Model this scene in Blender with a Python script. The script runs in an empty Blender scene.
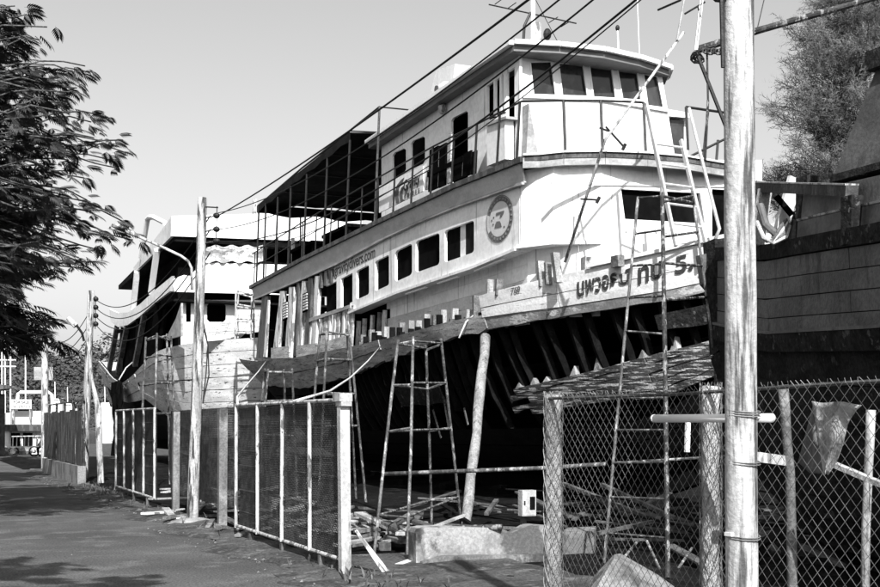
import bpy, math, random
from mathutils import Vector, Matrix
random.seed(7)
# ------------------------------------------------------------------ camera, sky, sun, exposure
SC = bpy.context.scene
COL = SC.collection
F, CX, HY, EYE = 1222.0, 440.0, 428.0, 1.62      # focal length and horizon in photo pixels, eye height
YAW = math.radians(23.4)
SN, CN = math.sin(YAW), math.cos(YAW)
cam = bpy.data.cameras.new("camera")
cam.lens = 36.0 * F / 880.0
cam.sensor_width = 36.0
cam.shift_y = (HY - 293.5) / 880.0
cam.clip_start = 0.1
cam.clip_end = 3000
camo = bpy.data.objects.new("camera", cam)
COL.objects.link(camo)
camo.location = (0, 0, EYE)
camo.rotation_euler = (math.pi / 2, 0, -YAW)
SC.camera = camo

SUN_EL, SUN_AZ = math.radians(39), math.radians(193)   # azimuth clockwise from +Y: behind the camera
w = bpy.data.worlds.new("World")
SC.world = w
w.use_nodes = True
nt = w.node_tree
nt.nodes.clear()
sky = nt.nodes.new("ShaderNodeTexSky")
sky.sky_type = 'NISHITA'
sky.sun_disc = False
sky.sun_elevation = SUN_EL
sky.sun_rotation = SUN_AZ
sky.air_density = 1.0
sky.dust_density = 2.5
bw = nt.nodes.new("ShaderNodeSeparateColor")      # the photograph is black and white, its sky pale: blue-sensitive grey
bg = nt.nodes.new("ShaderNodeBackground")
bg.inputs[1].default_value = 0.0525
wo = nt.nodes.new("ShaderNodeOutputWorld")
nt.links.new(sky.outputs[0], bw.inputs[0])
mxs = nt.nodes.new("ShaderNodeMath"); mxs.operation = 'ADD'
nt.links.new(bw.outputs[1], mxs.inputs[0])
nt.links.new(bw.outputs[2], mxs.inputs[1])
nt.links.new(mxs.outputs[0], bg.inputs[0])
nt.links.new(bg.outputs[0], wo.inputs[0])
sl = bpy.data.lights.new("sun", 'SUN')
sl.energy = 5.0
sl.angle = math.radians(0.5)
sl.color = (1, 1, 1)
so = bpy.data.objects.new("sun", sl)
COL.objects.link(so)
sd = Vector((math.sin(SUN_AZ) * math.cos(SUN_EL), math.cos(SUN_AZ) * math.cos(SUN_EL), math.sin(SUN_EL)))
so.rotation_euler = sd.to_track_quat('Z', 'Y').to_euler()
so.location = (0, -20, 30)
SC.view_settings.view_transform = 'Standard'
SC.view_settings.look = 'None'
SC.view_settings.exposure = 0.72
SC.view_settings.gamma = 1.0
SC.view_settings.use_curve_mapping = False

# ------------------------------------------------------------------ measuring helpers
def ray(px, py):
    r, h = (px - CX) / F, (HY - py) / F
    return SN + CN * r, CN - SN * r, h
def atX(px, py, X):
    a, b, h = ray(px, py); t = X / a
    return Vector((X, b * t, EYE + h * t))
def atY(px, py, Y):
    a, b, h = ray(px, py); t = Y / b
    return Vector((a * t, Y, EYE + h * t))
def atZ(px, py, Z):
    a, b, h = ray(px, py); t = (Z - EYE) / h
    return Vector((a * t, b * t, Z))
def atT(px, py, t):
    a, b, h = ray(px, py)
    return Vector((a * t, b * t, EYE + h * t))
def proj(p):
    t = p[0] * SN + p[1] * CN
    return CX + F * (p[0] * CN - p[1] * SN) / t, HY - F * (p[2] - EYE) / t
def line(*pts):
    """piecewise linear function through the points"""
    def f(x):
        for (x0, y0), (x1, y1) in zip(pts, pts[1:]):
            if x <= x1 or (x1, y1) == pts[-1]:
                return y0 + (y1 - y0) * (x - x0) / (x1 - x0)
    return f

# ------------------------------------------------------------------ materials (greys only)
MATS = {}
def M(name, a, b=None, scale=(1, 1, 1), lo=.4, hi=.6, rough=.8, bump=0.0, fine=.15, fscale=30, spec=.3, detail=8, metal=0,
      c=None, cscale=(1, 1, 1), clo=.5, chi=.6, crack=0):
    m = bpy.data.materials.new(name)
    m.use_nodes = True
    n = m.node_tree.nodes; l = m.node_tree.links
    p = n["Principled BSDF"]
    p.inputs["Roughness"].default_value = rough
    p.inputs["Metallic"].default_value = metal
    p.inputs["Specular IOR Level"].default_value = spec
    geo = n.new("ShaderNodeNewGeometry")
    def noise(sc, det=detail, base=1.0):
        mp = n.new("ShaderNodeMapping"); mp.inputs["Scale"].default_value = sc
        l.new(geo.outputs["Position"], mp.inputs[0])
        t = n.new("ShaderNodeTexNoise"); t.inputs["Scale"].default_value = base
        t.inputs["Detail"].default_value = det; t.inputs["Roughness"].default_value = .62
        l.new(mp.outputs[0], t.inputs["Vector"])
        r = n.new("ShaderNodeMapRange"); r.inputs[1].default_value = .28; r.inputs[2].default_value = .72
        l.new(t.outputs["Fac"], r.inputs[0])
        return r.outputs[0]
    def rng(src, x0, x1, y0=0, y1=1):
        r = n.new("ShaderNodeMapRange"); r.inputs[1].default_value = x0; r.inputs[2].default_value = x1
        r.inputs[3].default_value = y0; r.inputs[4].default_value = y1
        l.new(src, r.inputs[0]); return r.outputs[0]
    def mixf(f, x, y):
        k = n.new("ShaderNodeMix"); k.data_type = 'FLOAT'
        l.new(f, k.inputs[0])
        for i, v in ((2, x), (3, y)):
            if isinstance(v, (int, float)): k.inputs[i].default_value = v
            else: l.new(v, k.inputs[i])
        return k.outputs[0]
    if b is None: b = a * .7
    n1 = noise(scale)
    v = mixf(rng(n1, lo, hi), a, b)
    if c is not None:
        v = mixf(rng(noise(cscale), clo, chi), v, c)
    if crack:                                        # fine wandering cracks
        vo = n.new("ShaderNodeTexVoronoi"); vo.feature = 'DISTANCE_TO_EDGE'; vo.inputs["Scale"].default_value = crack
        ds = n.new("ShaderNodeVectorMath"); ds.operation = 'ADD'
        tn = n.new("ShaderNodeTexNoise"); tn.inputs["Scale"].default_value = 1.6; tn.inputs["Detail"].default_value = 5
        l.new(geo.outputs["Position"], tn.inputs["Vector"]); l.new(geo.outputs["Position"], ds.inputs[0]); l.new(tn.outputs["Color"], ds.inputs[1])
        l.new(ds.outputs[0], vo.inputs["Vector"])
        v = mixf(rng(vo.outputs["Distance"], .0, .008), .065, v)
    n2 = noise((fscale, fscale, fscale), 4)
    mu = n.new("ShaderNodeMath"); mu.operation = 'MULTIPLY'
    l.new(v, mu.inputs[0]); l.new(rng(n2, .3, .7, 1 - fine, 1 + fine), mu.inputs[1])
    cc = n.new("ShaderNodeCombineColor")
    for i in range(3): l.new(mu.outputs[0], cc.inputs[i])
    l.new(cc.outputs[0], p.inputs["Base Color"])
    if bump:
        bp = n.new("ShaderNodeBump"); bp.inputs["Strength"].default_value = bump; bp.inputs["Distance"].default_value = .02
        ad = n.new("ShaderNodeMath"); ad.operation = 'ADD'
        l.new(n1, ad.inputs[0]); l.new(n2, ad.inputs[1]); l.new(ad.outputs[0], bp.inputs["Height"])
        l.new(bp.outputs[0], p.inputs["Normal"])
    MATS[name] = m
    return m

M("white_paint", .80, .72, (.6, .6, 2.5), .45, .75, .55, .08, .05, 9, c=.30, cscale=(9, 9, .35), clo=.74, chi=.95)
M("white_clean", .82, .76, (.7, .7, .7), .4, .7, .5, .03, .03, 8)
M("white_side", .82, .70, (.5, .5, 1.6), .4, .7, .6, .08, .06, 8, c=.30, cscale=(8, 8, .45), clo=.70, chi=.95)
M("grey_trim", .34, .24, (1.5, 1.5, 4), .4, .65, .65, .1, .1, 20)
M("grey_board", .46, .27, (1.2, 1.2, 9), .3, .7, .8, .3, .2, 30, c=.09, cscale=(2.6, 2.6, 26), clo=.66, chi=.8)
M("bow_board", .66, .5, (1, 1, 3), .4, .75, .7, .2, .08, 18, c=.22, cscale=(2.2, 2.2, 26), clo=.74, chi=.86)
M("grey_skirt", .27, .17, (2, 2, 6), .4, .6, .8, .2, .15, 25, c=.5, cscale=(2, 2, 5), clo=.66, chi=.69)
M("old_timber", .20, .10, (3, 3, 3), .38, .62, .9, .4, .25, 30)
M("lit_timber", .36, .22, (4, 4, 1.2), .4, .62, .85, .35, .2, 35)  # timber tone lightened to read as sunlit
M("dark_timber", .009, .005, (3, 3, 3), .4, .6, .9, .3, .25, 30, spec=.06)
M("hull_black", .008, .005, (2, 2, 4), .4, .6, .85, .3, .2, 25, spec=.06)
M("peeling_strake", .035, .07, (1.5, 1.5, 5), .4, .6, .85, .5, .25, 30, c=.5, cscale=(2.6, 2.6, 32), clo=.58, chi=.66)
M("peeling_white", .50, .36, (1, 1, 3), .35, .7, .75, .2, .1, 20, c=.06, cscale=(3.5, 3.5, 16), clo=.72, chi=.78)
M("white_post", .7, .5, (3, 3, .8), .45, .65, .7, .15, .1, 25, c=.2, cscale=(6, 6, 1.4), clo=.58, chi=.64)
M("dark_post", .10, .05, (5, 5, 1.5), .4, .6, .85, .25, .2, 25)
M("black_steel", .016, .01, (5, 5, 5), .4, .6, .5, .1, .2, 30)
M("rusty_steel", .13, .05, (9, 9, 3), .35, .65, .7, .3, .25, 40, c=.34, cscale=(10, 10, 3), clo=.6, chi=.75)
M("rusty_dark", .05, .022, (9, 9, 4), .42, .58, .8, .3, .25, 40, c=.2, cscale=(14, 14, 5), clo=.6, chi=.64)
M("pale_steel", .5, .34, (6, 6, 1.4), .42, .62, .55, .1, .12, 30, c=.12, cscale=(11, 11, 2.5), clo=.6, chi=.64)
M("alloy", .58, .45, (4, 4, 4), .4, .6, .38, .05, .08, 30, spec=.5, metal=.3)
M("cove_grey", .50, .42, (1.5, 1.5, 4), .4, .65, .65, .08, .06, 20)
M("roof_shade", .16, .12, (1.5, 1.5, 4), .4, .65, .65, .08, .06, 20)
M("window_dark", .008, .005, (.8, .8, .8), .4, .6, .5, 0, .1, 5, spec=0)  # near-black standing in for the unlit inside of windows
M("concrete_post", .46, .34, (4, 4, 1.5), .4, .65, .9, .2, .12, 30, c=.15, cscale=(7, 7, 1.6), clo=.66, chi=.85)
M("glass", .045, .02, (1.2, 1.2, 1.2), .4, .6, .08, .03, .15, 5, spec=.5)
M("curtain", .03, .02, (8, 8, .5), .4, .6, .9, .1, .1, 10, spec=0)  # near-black, paints the unlit right part of the last side window
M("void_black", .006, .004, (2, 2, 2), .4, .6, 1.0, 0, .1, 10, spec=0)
M("canvas_dark", .016, .010, (2, 2, 2), .4, .6, .9, .2, .2, 20, spec=.08)
M("plastic_sheet", .42, .26, (1.2, 1.2, 2.6), .42, .6, .22, .5, .1, 12, spec=.6, c=.75, cscale=(2.6, 2.6, 4), clo=.56, chi=.6)
M("emblem", .14, .12, (3, 3, 3), .4, .6, .7, 0, .1, 40)
M("emblem_mid", .24, .2, (3, 3, 3), .4, .6, .7, 0, .1, 40)
M("emblem_light", .62, .58, (3, 3, 3), .4, .6, .7, 0, .05, 40)
M("letter_black", .03, .03, (6, 6, 6), .4, .6, .7, 0, .2, 40, c=.35, cscale=(12, 12, 12), clo=.72, chi=.8)
M("letter_grey", .11, .09, (6, 6, 6), .4, .6, .7, 0, .1, 40)
M("asphalt", .10, .068, (.3, .3, .3), .3, .75, .95, .5, .35, 38, c=.125, cscale=(1.4, 1.4, 1.4), clo=.55, chi=.8, spec=.05, crack=.55)
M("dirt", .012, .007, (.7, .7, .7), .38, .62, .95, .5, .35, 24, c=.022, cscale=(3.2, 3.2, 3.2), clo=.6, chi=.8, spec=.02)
M("verge_dirt", .085, .05, (1.3, 1.3, 1.3), .38, .62, .95, .5, .3, 28, c=.14, cscale=(4, 4, 4), clo=.62, chi=.8, spec=.05)
M("concrete", .30, .19, (1.6, 1.6, 1.2), .40, .62, .9, .3, .15, 30, c=.09, cscale=(1.5, 1.5, 1.3), clo=.56, chi=.66)
M("concrete_grey", .22, .13, (1.6, 1.6, 1.2), .40, .62, .9, .3, .2, 30, c=.06, cscale=(3, 3, 1.2), clo=.6, chi=.8)
M("limewashed_pole", .52, .34, (9, 9, 1.6), .35, .7, .8, .25, .12, 30, c=.07, cscale=(17, 17, 1.4), clo=.47, chi=.74)
M("weathered_pole", .42, .24, (9, 9, 1.3), .4, .65, .85, .3, .15, 30, c=.035, cscale=(18, 18, 1.6), clo=.52, chi=.68)
M("bark", .09, .04, (9, 9, 2), .4, .6, .95, .6, .3, 30)
M("log_bark", .28, .17, (6, 6, 1.6), .35, .7, .9, .6, .2, 30, c=.07, cscale=(9, 9, 2.4), clo=.66, chi=.85)
M("leaf", .026, .05, (2.5, 2.5, 2.5), .42, .62, .6, 0, .3, 8, spec=.12)
M("needle", .13, .07, (.5, .5, .5), .35, .7, .7, 0, .3, 6, spec=.1)
M("hill_leaf", .085, .055, (.04, .04, .08), .35, .7, .9, 0, .15, .6, spec=.02)
M("wire_metal", .20, .12, (6, 6, 6), .4, .6, .5, 0, .2, 20, spec=.3)
M("wire_dull", .08, .045, (6, 6, 6), .4, .6, .6, 0, .2, 20, spec=.3)
M("cable", .012, .012, (2, 2, 2), .4, .6, .7, 0, .1, 20)
M("rope", .55, .4, (20, 20, 20), .4, .6, .9, .2, .2, 60)
M("near_hull", .12, .08, (1.1, 1.1, 2.2), .38, .62, .62, .3, .18, 22, c=.035, cscale=(3.5, 3.5, .9), clo=.6, chi=.85)
M("near_coaming", .13, .095, (1.2, 1.2, 2), .4, .62, .65, .15, .12, 25, c=.05, cscale=(3, 3, 1), clo=.62, chi=.85)
M("near_black", .016, .026, (4, 4, 4), .4, .6, .9, .5, .3, 18, c=.09, cscale=(7, 7, 7), clo=.72, chi=.82, spec=.08)
M("sheet_dark", .040, .022, (3, 3, .7), .4, .6, .7, .15, .25, 20, c=.09, cscale=(8, 8, 1), clo=.6, chi=.7)
M("rag_sheet", .36, .26, (7, 7, 4), .4, .6, .8, .25, .12, 30, c=.16, cscale=(9, 9, 9), clo=.6, chi=.75)
M("stone", .3, .18, (2, 2, 2), .4, .6, .95, .5, .2, 10)
M("near_low_shade", .028, .016, (2, 2, 5), .4, .6, .85, .4, .25, 25, c=.06, cscale=(5, 5, 5), clo=.72, chi=.85, spec=.05)  # lower planks painted near-black, for the shade where the hull turns under
M("casing_grey", .075, .05, (1.2, 1.2, 2), .4, .62, .65, .2, .15, 25, c=.025, cscale=(3, 3, 1), clo=.62, chi=.85)
M("tyre", .012, .010, (5, 5, 5), .4, .6, .85, .2, .2, 30)
M("sign_white", .78, .7, (3, 3, 3), .4, .6, .6, 0, .05, 10)
M("skin", .22, .18, (5, 5, 5), .4, .6, .6, 0, .05, 20)

# ------------------------------------------------------------------ mesh helpers
class B:
    """collects shapes in world coordinates; build() links ONE mesh object"""
    def __init__(s): s.v = []; s.f = []
    def hexa(s, p):            # 8 points: bottom ring 0-3, top ring 4-7
        o = len(s.v); s.v += [tuple(q) for q in p]
        s.f += [tuple(o + i for i in q) for q in ((3, 2, 1, 0), (4, 5, 6, 7), (0, 1, 5, 4), (1, 2, 6, 5), (2, 3, 7, 6), (3, 0, 4, 7))]
        return s
    def box(s, x0, x1, y0, y1, z0, z1):
        return s.hexa([(x0, y0, z0), (x1, y0, z0), (x1, y1, z0), (x0, y1, z0), (x0, y0, z1), (x1, y0, z1), (x1, y1, z1), (x0, y1, z1)])
    def prism(s, poly, d):     # polygon extruded along d
        d = Vector(d); o = len(s.v); n = len(poly)
        s.v += [tuple(p) for p in poly] + [tuple(Vector(p) + d) for p in poly]
        s.f.append(tuple(range(o + n - 1, o - 1, -1))); s.f.append(tuple(range(o + n, o + 2 * n)))
        for i in range(n):
            j = (i + 1) % n
            s.f.append((o + i, o + j, o + n + j, o + n + i))
        return s
    def bar(s, a, b, w, h=None, up=(0, 0, 1)):
        a, b = Vector(a), Vector(b); h = h or w
        d = (b - a).normalized(); u = Vector(up)
        if abs(d.dot(u)) > .95: u = Vector((0, 1, 0))
        sx = d.cross(u).normalized() * w / 2; sz = sx.cross(d).normalized() * h / 2
        return s.hexa([a - sx - sz, a + sx - sz, a + sx + sz, a - sx + sz, b - sx - sz, b + sx - sz, b + sx + sz, b - sx + sz])
    def tube(s, pts, r, n=8, cap=True):
        pts = [Vector(p) for p in pts]; k = len(pts)
        rs = r if isinstance(r, (list, tuple)) else [r] * k
        o = len(s.v); ref = None
        for i, p in enumerate(pts):
            d = (pts[min(i + 1, k - 1)] - pts[max(i - 1, 0)]).normalized()
            if ref is None:
                ref = Vector((0, 0, 1)) if abs(d.z) < .9 else Vector((1, 0, 0))
            x = d.cross(ref).normalized(); ref = x.cross(d).normalized(); y = ref
            for j in range(n):
                a = 2 * math.pi * j / n
                s.v.append(tuple(p + (x * math.cos(a) + y * math.sin(a)) * rs[i]))
        for i in range(k - 1):
            for j in range(n):
                j2 = (j + 1) % n
                s.f.append((o + i * n + j, o + i * n + j2, o + (i + 1) * n + j2, o + (i + 1) * n + j))
        if cap:
            s.f.append(tuple(o + j for j in range(n - 1, -1, -1))); s.f.append(tuple(o + (k - 1) * n + j for j in range(n)))
        return s
    def grid(s, rows):         # rows of points -> quads
        o = len(s.v); m = len(rows[0])
        for r in rows: s.v += [tuple(p) for p in r]
        for i in range(len(rows) - 1):
            for j in range(m - 1):
                s.f.append((o + i * m + j, o + i * m + j + 1, o + (i + 1) * m + j + 1, o + (i + 1) * m + j))
        return s
    def slab(s, rows, off):    # closed thick sheet; off = vector or function(i, j) -> vector
        fn = off if callable(off) else (lambda i, j: Vector(off))
        R, m = len(rows), len(rows[0]); o = len(s.v)
        for r in rows: s.v += [tuple(p) for p in r]
        for i, r in enumerate(rows): s.v += [tuple(Vector(p) + fn(i, j)) for j, p in enumerate(r)]
        N = R * m
        def a(i, j): return o + i * m + j
        for i in range(R - 1):
            for j in range(m - 1):
                s.f.append((a(i, j), a(i, j + 1), a(i + 1, j + 1), a(i + 1, j)))
                s.f.append((N + a(i + 1, j), N + a(i + 1, j + 1), N + a(i, j + 1), N + a(i, j)))
        rim = [(0, j) for j in range(m - 1)] + [(i, m - 1) for i in range(R - 1)] + [(R - 1, j) for j in range(m - 1, 0, -1)] + [(i, 0) for i in range(R - 1, 0, -1)]
        for q, (i, j) in enumerate(rim):
            i2, j2 = rim[(q + 1) % len(rim)]
            s.f.append((a(i2, j2), a(i, j), N + a(i, j), N + a(i2, j2)))
        return s
    def ball(s, c, rx, ry=None, rz=None, n=10, m=6, jit=0):
        ry = ry or rx; rz = rz or rx; c = Vector(c)
        rows = []
        for i in range(m + 1):
            th = math.pi * i / m
            rows.append([c + Vector((rx * math.sin(th) * math.cos(2 * math.pi * j / n), ry * math.sin(th) * math.sin(2 * math.pi * j / n), rz * math.cos(th))) * (1 + (random.uniform(-jit, jit) if j < n else 0)) if jit == 0 else
                         c + Vector((rx * math.sin(th) * math.cos(2 * math.pi * j / n), ry * math.sin(th) * math.sin(2 * math.pi * j / n), rz * math.cos(th))) for j in range(n + 1)])
        return s.grid(rows)
    def build(s, name, mat, parent=None, smooth=False, **tags):
        return link(name, s.v, s.f, mat, parent, smooth, **tags)

def wloc(o):
    return o.location + (wloc(o.parent) if o.parent else Vector((0, 0, 0)))
def tag(o, label=None, category=None, group=None, kind=None):
    for k, v in (("label", label), ("category", category), ("group", group), ("kind", kind)):
        if v: o[k] = v
    return o
def link(name, v, f, mat, parent=None, smooth=False, **tags):
    me = bpy.data.meshes.new(name)
    n = len(v)
    xs = [p[0] for p in v]; ys = [p[1] for p in v]; zs = [p[2] for p in v]
    c = Vector(((min(xs) + max(xs)) / 2, (min(ys) + max(ys)) / 2, min(zs)))
    me.from_pydata([(p[0] - c.x, p[1] - c.y, p[2] - c.z) for p in v], [], f)
    me.materials.append(MATS[mat] if isinstance(mat, str) else mat)
    if smooth: me.polygons.foreach_set("use_smooth", [True] * len(me.polygons))
    me.update()
    o = bpy.data.objects.new(name, me)
    COL.objects.link(o)
    if parent is not None:
        o.parent = parent; o.location = c - wloc(parent)
    else:
        o.location = c
    return tag(o, **tags)
def empty(name, loc, label, category, group=None):
    o = bpy.data.objects.new(name, None)
    o.empty_display_size = .3
    COL.objects.link(o); o.location = Vector(loc)
    return tag(o, label, category, group)
def copy_tree(o, offset=None, parent=None, label=None):
    c = o.copy(); COL.objects.link(c)
    if parent is not None: c.parent = parent
    if offset is not None: c.location = o.location + Vector(offset)
    if label: c["label"] = label
    for ch in list(o.children): copy_tree(ch, None, c)
    return c
def quadX(b, X, px, thick=.06):
    """flat piece in the plane X, corners given where they are seen, thickness going inboard (+X)"""
    return b.prism([atX(x, y, X) for x, y in px], (thick, 0, 0))
def quadY(b, Y, px, thick=.06):
    return b.prism([atY(x, y, Y) for x, y in px], (0, thick, 0))
def text_mesh(txt, size, extrude=.004, bold=0):
    cu = bpy.data.curves.new("lettering", 'FONT')
    cu.body = txt; cu.size = size; cu.extrude = extrude; cu.offset = bold
    o = bpy.data.objects.new("lettering", cu); COL.objects.link(o)
    dg = bpy.context.evaluated_depsgraph_get()
    me = bpy.data.meshes.new_from_object(o.evaluated_get(dg))
    v = [tuple(q.co) for q in me.vertices]; f = [tuple(p.vertices) for p in me.polygons]
    bpy.data.objects.remove(o); bpy.data.curves.remove(cu); bpy.data.meshes.remove(me)
    return v, f
def place_text(txt, A, Bp, height, normal, mat, parent, name="lettering", lean=0, bold=.012):
    """text whose baseline runs from A to Bp, letter height given; faces -normal side"""
    v, f = text_mesh(txt, 1.0, .02, bold)
    if not v: return None
    x0, x1 = min(p[0] for p in v), max(p[0] for p in v)
    y1 = max(p[1] for p in v)
    A, Bp = Vector(A), Vector(Bp); d = Bp - A
    n = Vector(normal).normalized(); up = Vector((0, 0, 1)) - n * n.z
    out = []
    for x, y, z in v:
        q = A + d * ((x - x0) / (x1 - x0)) + up * (y / y1 * height) + d.normalized() * lean * y / y1 * height + n * (z * .15)
        out.append(tuple(q))
    return link(name, out, f, mat, parent)
# ------------------------------------------------------------------ ground, street, hills
def sheet(name, x0, x1, y0, y1, z, mat, nx=2, ny=2, amp=0, **t):
    rows = [[(x0 + (x1 - x0) * i / nx, y0 + (y1 - y0) * j / ny, z + (random.uniform(-amp, amp) if amp else 0)) for i in range(nx + 1)] for j in range(ny + 1)]
    return B().grid(rows).build(name, mat, None, amp > 0, kind="structure", **t)
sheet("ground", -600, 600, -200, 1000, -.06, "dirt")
# the boatyard's ground: uneven earth
rows = []
for j in range(91):
    y = -2 + j * .8; r = []
    for i in range(41):
        x = 3.98 + i * .6
        r.append((x, y, (-.012 if i == 0 else .01 + .05 * math.sin(x * 1.7 + y * .9) * math.sin(y * 1.3) + random.uniform(-.02, .03))))
    rows.append(r)
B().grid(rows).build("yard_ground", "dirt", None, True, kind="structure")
sheet("street", -9, 4.0, -30, 66, .0, "asphalt")
# broken verge between street and fence
rows = []
for j in range(150):
    y = 4 + j * .3; e = 3.75 + .22 * math.sin(y * 1.9) + random.uniform(-.1, .1)
    w_ = 6.4 if 8.5 < y < 14.2 else 4.55
    rows.append([(e, y, .004)] + [(e + (w_ - e) * k / 5, y, .02 + .05 * k / 5 * (1 if w_ < 5 else 1.3) + random.uniform(-.008, .02)) for k in range(1, 6)])
B().grid(rows).build("verge", "verge_dirt", None, True, kind="structure")
sheet("far_quay", -40, 30, 66, 130, .004, "verge_dirt")
sheet("harbour_water", -300, 300, 130, 420, .02, "glass")

# wooded hill behind the harbour
def hill_h(x, y):
    a = 27 * math.exp(-((x - 60) / 120) ** 2) + 15 * math.exp(-((x + 130) / 90) ** 2) + 5 * math.sin(x * .045 + 1) + 3 * math.sin(x * .11)
    return max(0, a * min(1, max(0, (y - 330) / 110)))
rows = [[(-300 + i * 12, 325 + j * 12, hill_h(-300 + i * 12, 325 + j * 12) - .5) for i in range(66)] for j in range(22)]
B().grid(rows).build("hill", "hill_leaf", None, True, kind="structure")
hv, hf = [], []
for k in range(1500):
    x = random.uniform(-190, 260); y = random.uniform(332, 445)
    h = hill_h(x, y)
    R = random.uniform(2.2, 4.6); top = random.uniform(.9, 1.6)
    for q in range(64):
        u = random.uniform(0, 2 * math.pi); z = random.uniform(-.3, 1)
        rr = math.sqrt(max(0, 1 - z * z)) * R * random.uniform(.75, 1.05)
        c = Vector((x + rr * math.cos(u), y + rr * math.sin(u), h + R * .6 + z * R * top))
        s = random.uniform(.3, .75)
        nn = Vector((math.cos(u) * rr / R, math.sin(u) * rr / R, z + .3)) + Vector((random.gauss(0, .3), random.gauss(0, .3), random.gauss(0, .3)))
        a = nn.cross(Vector((random.gauss(0, 1), random.gauss(0, 1), random.gauss(0, 1)))).normalized()
        b2 = nn.normalized().cross(a) if True else a.cross(Vector((random.gauss(0, 1), random.gauss(0, 1), random.gauss(0, 1)))).normalized()
        o = len(hv)
        hv += [tuple(c - a * s), tuple(c + b2 * s * .8), tuple(c + a * s), tuple(c - b2 * s * .8)]
        hf.append((o, o + 1, o + 2, o + 3))
link("wood", hv, hf, "hill_leaf", None, kind="stuff", label="grey far wood covering the hill behind the harbour", category="wood")
# ------------------------------------------------------------------ the large boat under repair
CS = 13.9                                             # its centre line
ship = empty("wooden_boat", (CS, 30, 0), "large half-stripped white passenger boat with wheelhouse, propped up on the yard", "boat")
def hb(Y):
    if Y < 25: return 3.2 * (1 - min(1, (25 - Y) / 8) ** 1.8)
    if Y < 38: return 3.2
    return 3.2 * (1 - min(1, (Y - 38) / 7.1) ** 9)
zs = line((17, 4.5), (19, 4.2), (23, 3.9), (30, 3.7), (36, 3.7), (41, 3.85), (45, 4.2))
def zk(Y):
    if Y < 21: return .5 + 3.0 * ((21 - Y) / 4) ** 2
    if Y > 40: return .5 + 2.2 * ((Y - 40) / 4) ** 1.5
    return .5
def pw(Y): return .34 + (.6 * max(0, (24 - Y) / 7)) + (.5 * max(0, (Y - 37) / 7))
def hullX(Y, z, side=-1, off=0):
    k = zk(Y); g = max(0, (z - k) / max(.1, zs(Y) - k)) ** pw(Y)
    if z > zs(Y): g = 1 + .05 * (z - zs(Y))
    return CS + side * (hb(Y) * g + off)
def strake(name, mat, y0, y1, ztop, zbot, n=18, off=.02, th=.06, side=-1, parent=ship, wav=0, nz=2):
    rows = []
    for i in range(n + 1):
        Y = y0 + (y1 - y0) * i / n
        zt, zb = ztop(Y), zbot(Y)
        if wav: zb += wav * math.sin(Y * 5.3) + random.uniform(-wav, wav); zt += random.uniform(-wav, wav) * .4
        rows.append([(hullX(Y, zb + (zt - zb) * j / nz, side, off), Y, zb + (zt - zb) * j / nz) for j in range(nz + 1)])
    return B().slab(rows, (-side * th, 0, 0)).build(name, mat, parent)
ztA = line((22.9, 3.97), (26, 3.85), (30.5, 3.76), (36, 3.75), (40, 3.86), (43.2, 4.12), (45, 4.3))
zbA = line((22.9, 3.66), (24.5, 3.58), (26, 3.48), (29.5, 3.2), (31.7, 3.0), (36, 2.83), (41.5, 3.12), (45, 3.45))
ztF = line((17, 5.1), (19, 4.80), (21, 4.57), (23, 4.37))
zbF = line((17, 4.42), (19, 4.12), (21, 3.98), (23, 3.92))
zsk = line((17, 4.25), (19, 3.95), (21, 3.80), (23, 3.67))
# sheer boards: aft run in four lengths with open butts, forward raised board in two, with a grey skirt under it
strake("sheer_board", "grey_board", 22.95, 28.4, ztA, zbA, 16, .05, .12, wav=.025)
for a, b_ in ((28.42, 33.6), (33.62, 39.4), (39.42, 44.95)):
    strake("sheer_board", "grey_board", a, b_, ztA, lambda Y: ztA(Y) * .52 + zbA(Y) * .48 + .015, 18, .07, .12, wav=.012)
for a, b_ in ((28.42, 31.6), (31.62, 37.2), (37.22, 44.9)):
    strake("sheer_board", "grey_board", a, b_, lambda Y: ztA(Y) * .52 + zbA(Y) * .48, zbA, 18, .045, .12, wav=.02)
for a, b_ in ((16.95, 20.95), (20.98, 23.0)):
    strake("bow_board", "bow_board", a, b_, ztF, lambda Y: (ztF(Y) * .45 + zbF(Y) * .55), 14, .06, .1)
    strake("bow_board", "bow_board", a, b_, lambda Y: (ztF(Y) * .45 + zbF(Y) * .55) - .012, zbF, 14, .05, .1)
strake("skirt_board", "grey_skirt", 16.95, 23.1, lambda Y: zbF(Y) - .004, zsk, 20, .035, .1, wav=.008)
strake("rail_cap", "bow_board", 16.9, 20.2, lambda Y: ztF(Y) + .07, lambda Y: ztF(Y) + .004, 12, .14, .3, nz=1)
# dark starboard side, bottom and stern planking that close the hull
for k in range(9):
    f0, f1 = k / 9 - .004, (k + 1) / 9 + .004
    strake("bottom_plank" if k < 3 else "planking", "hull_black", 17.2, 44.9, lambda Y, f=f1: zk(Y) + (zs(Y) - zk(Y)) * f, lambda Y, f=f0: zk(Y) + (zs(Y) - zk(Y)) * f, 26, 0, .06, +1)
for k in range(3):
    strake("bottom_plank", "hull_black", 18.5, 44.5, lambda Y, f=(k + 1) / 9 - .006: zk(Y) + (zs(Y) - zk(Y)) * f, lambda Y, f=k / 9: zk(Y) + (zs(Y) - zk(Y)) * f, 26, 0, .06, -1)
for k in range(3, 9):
    strake("planking", "hull_black", 35.5 + .7 * (k % 3), 44.9, lambda Y, f=(k + 1) / 9 - .006: zk(Y) + (zs(Y) - zk(Y)) * f, lambda Y, f=k / 9: zk(Y) + (zs(Y) - zk(Y)) * f, 14, 0, .06, -1)
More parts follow.
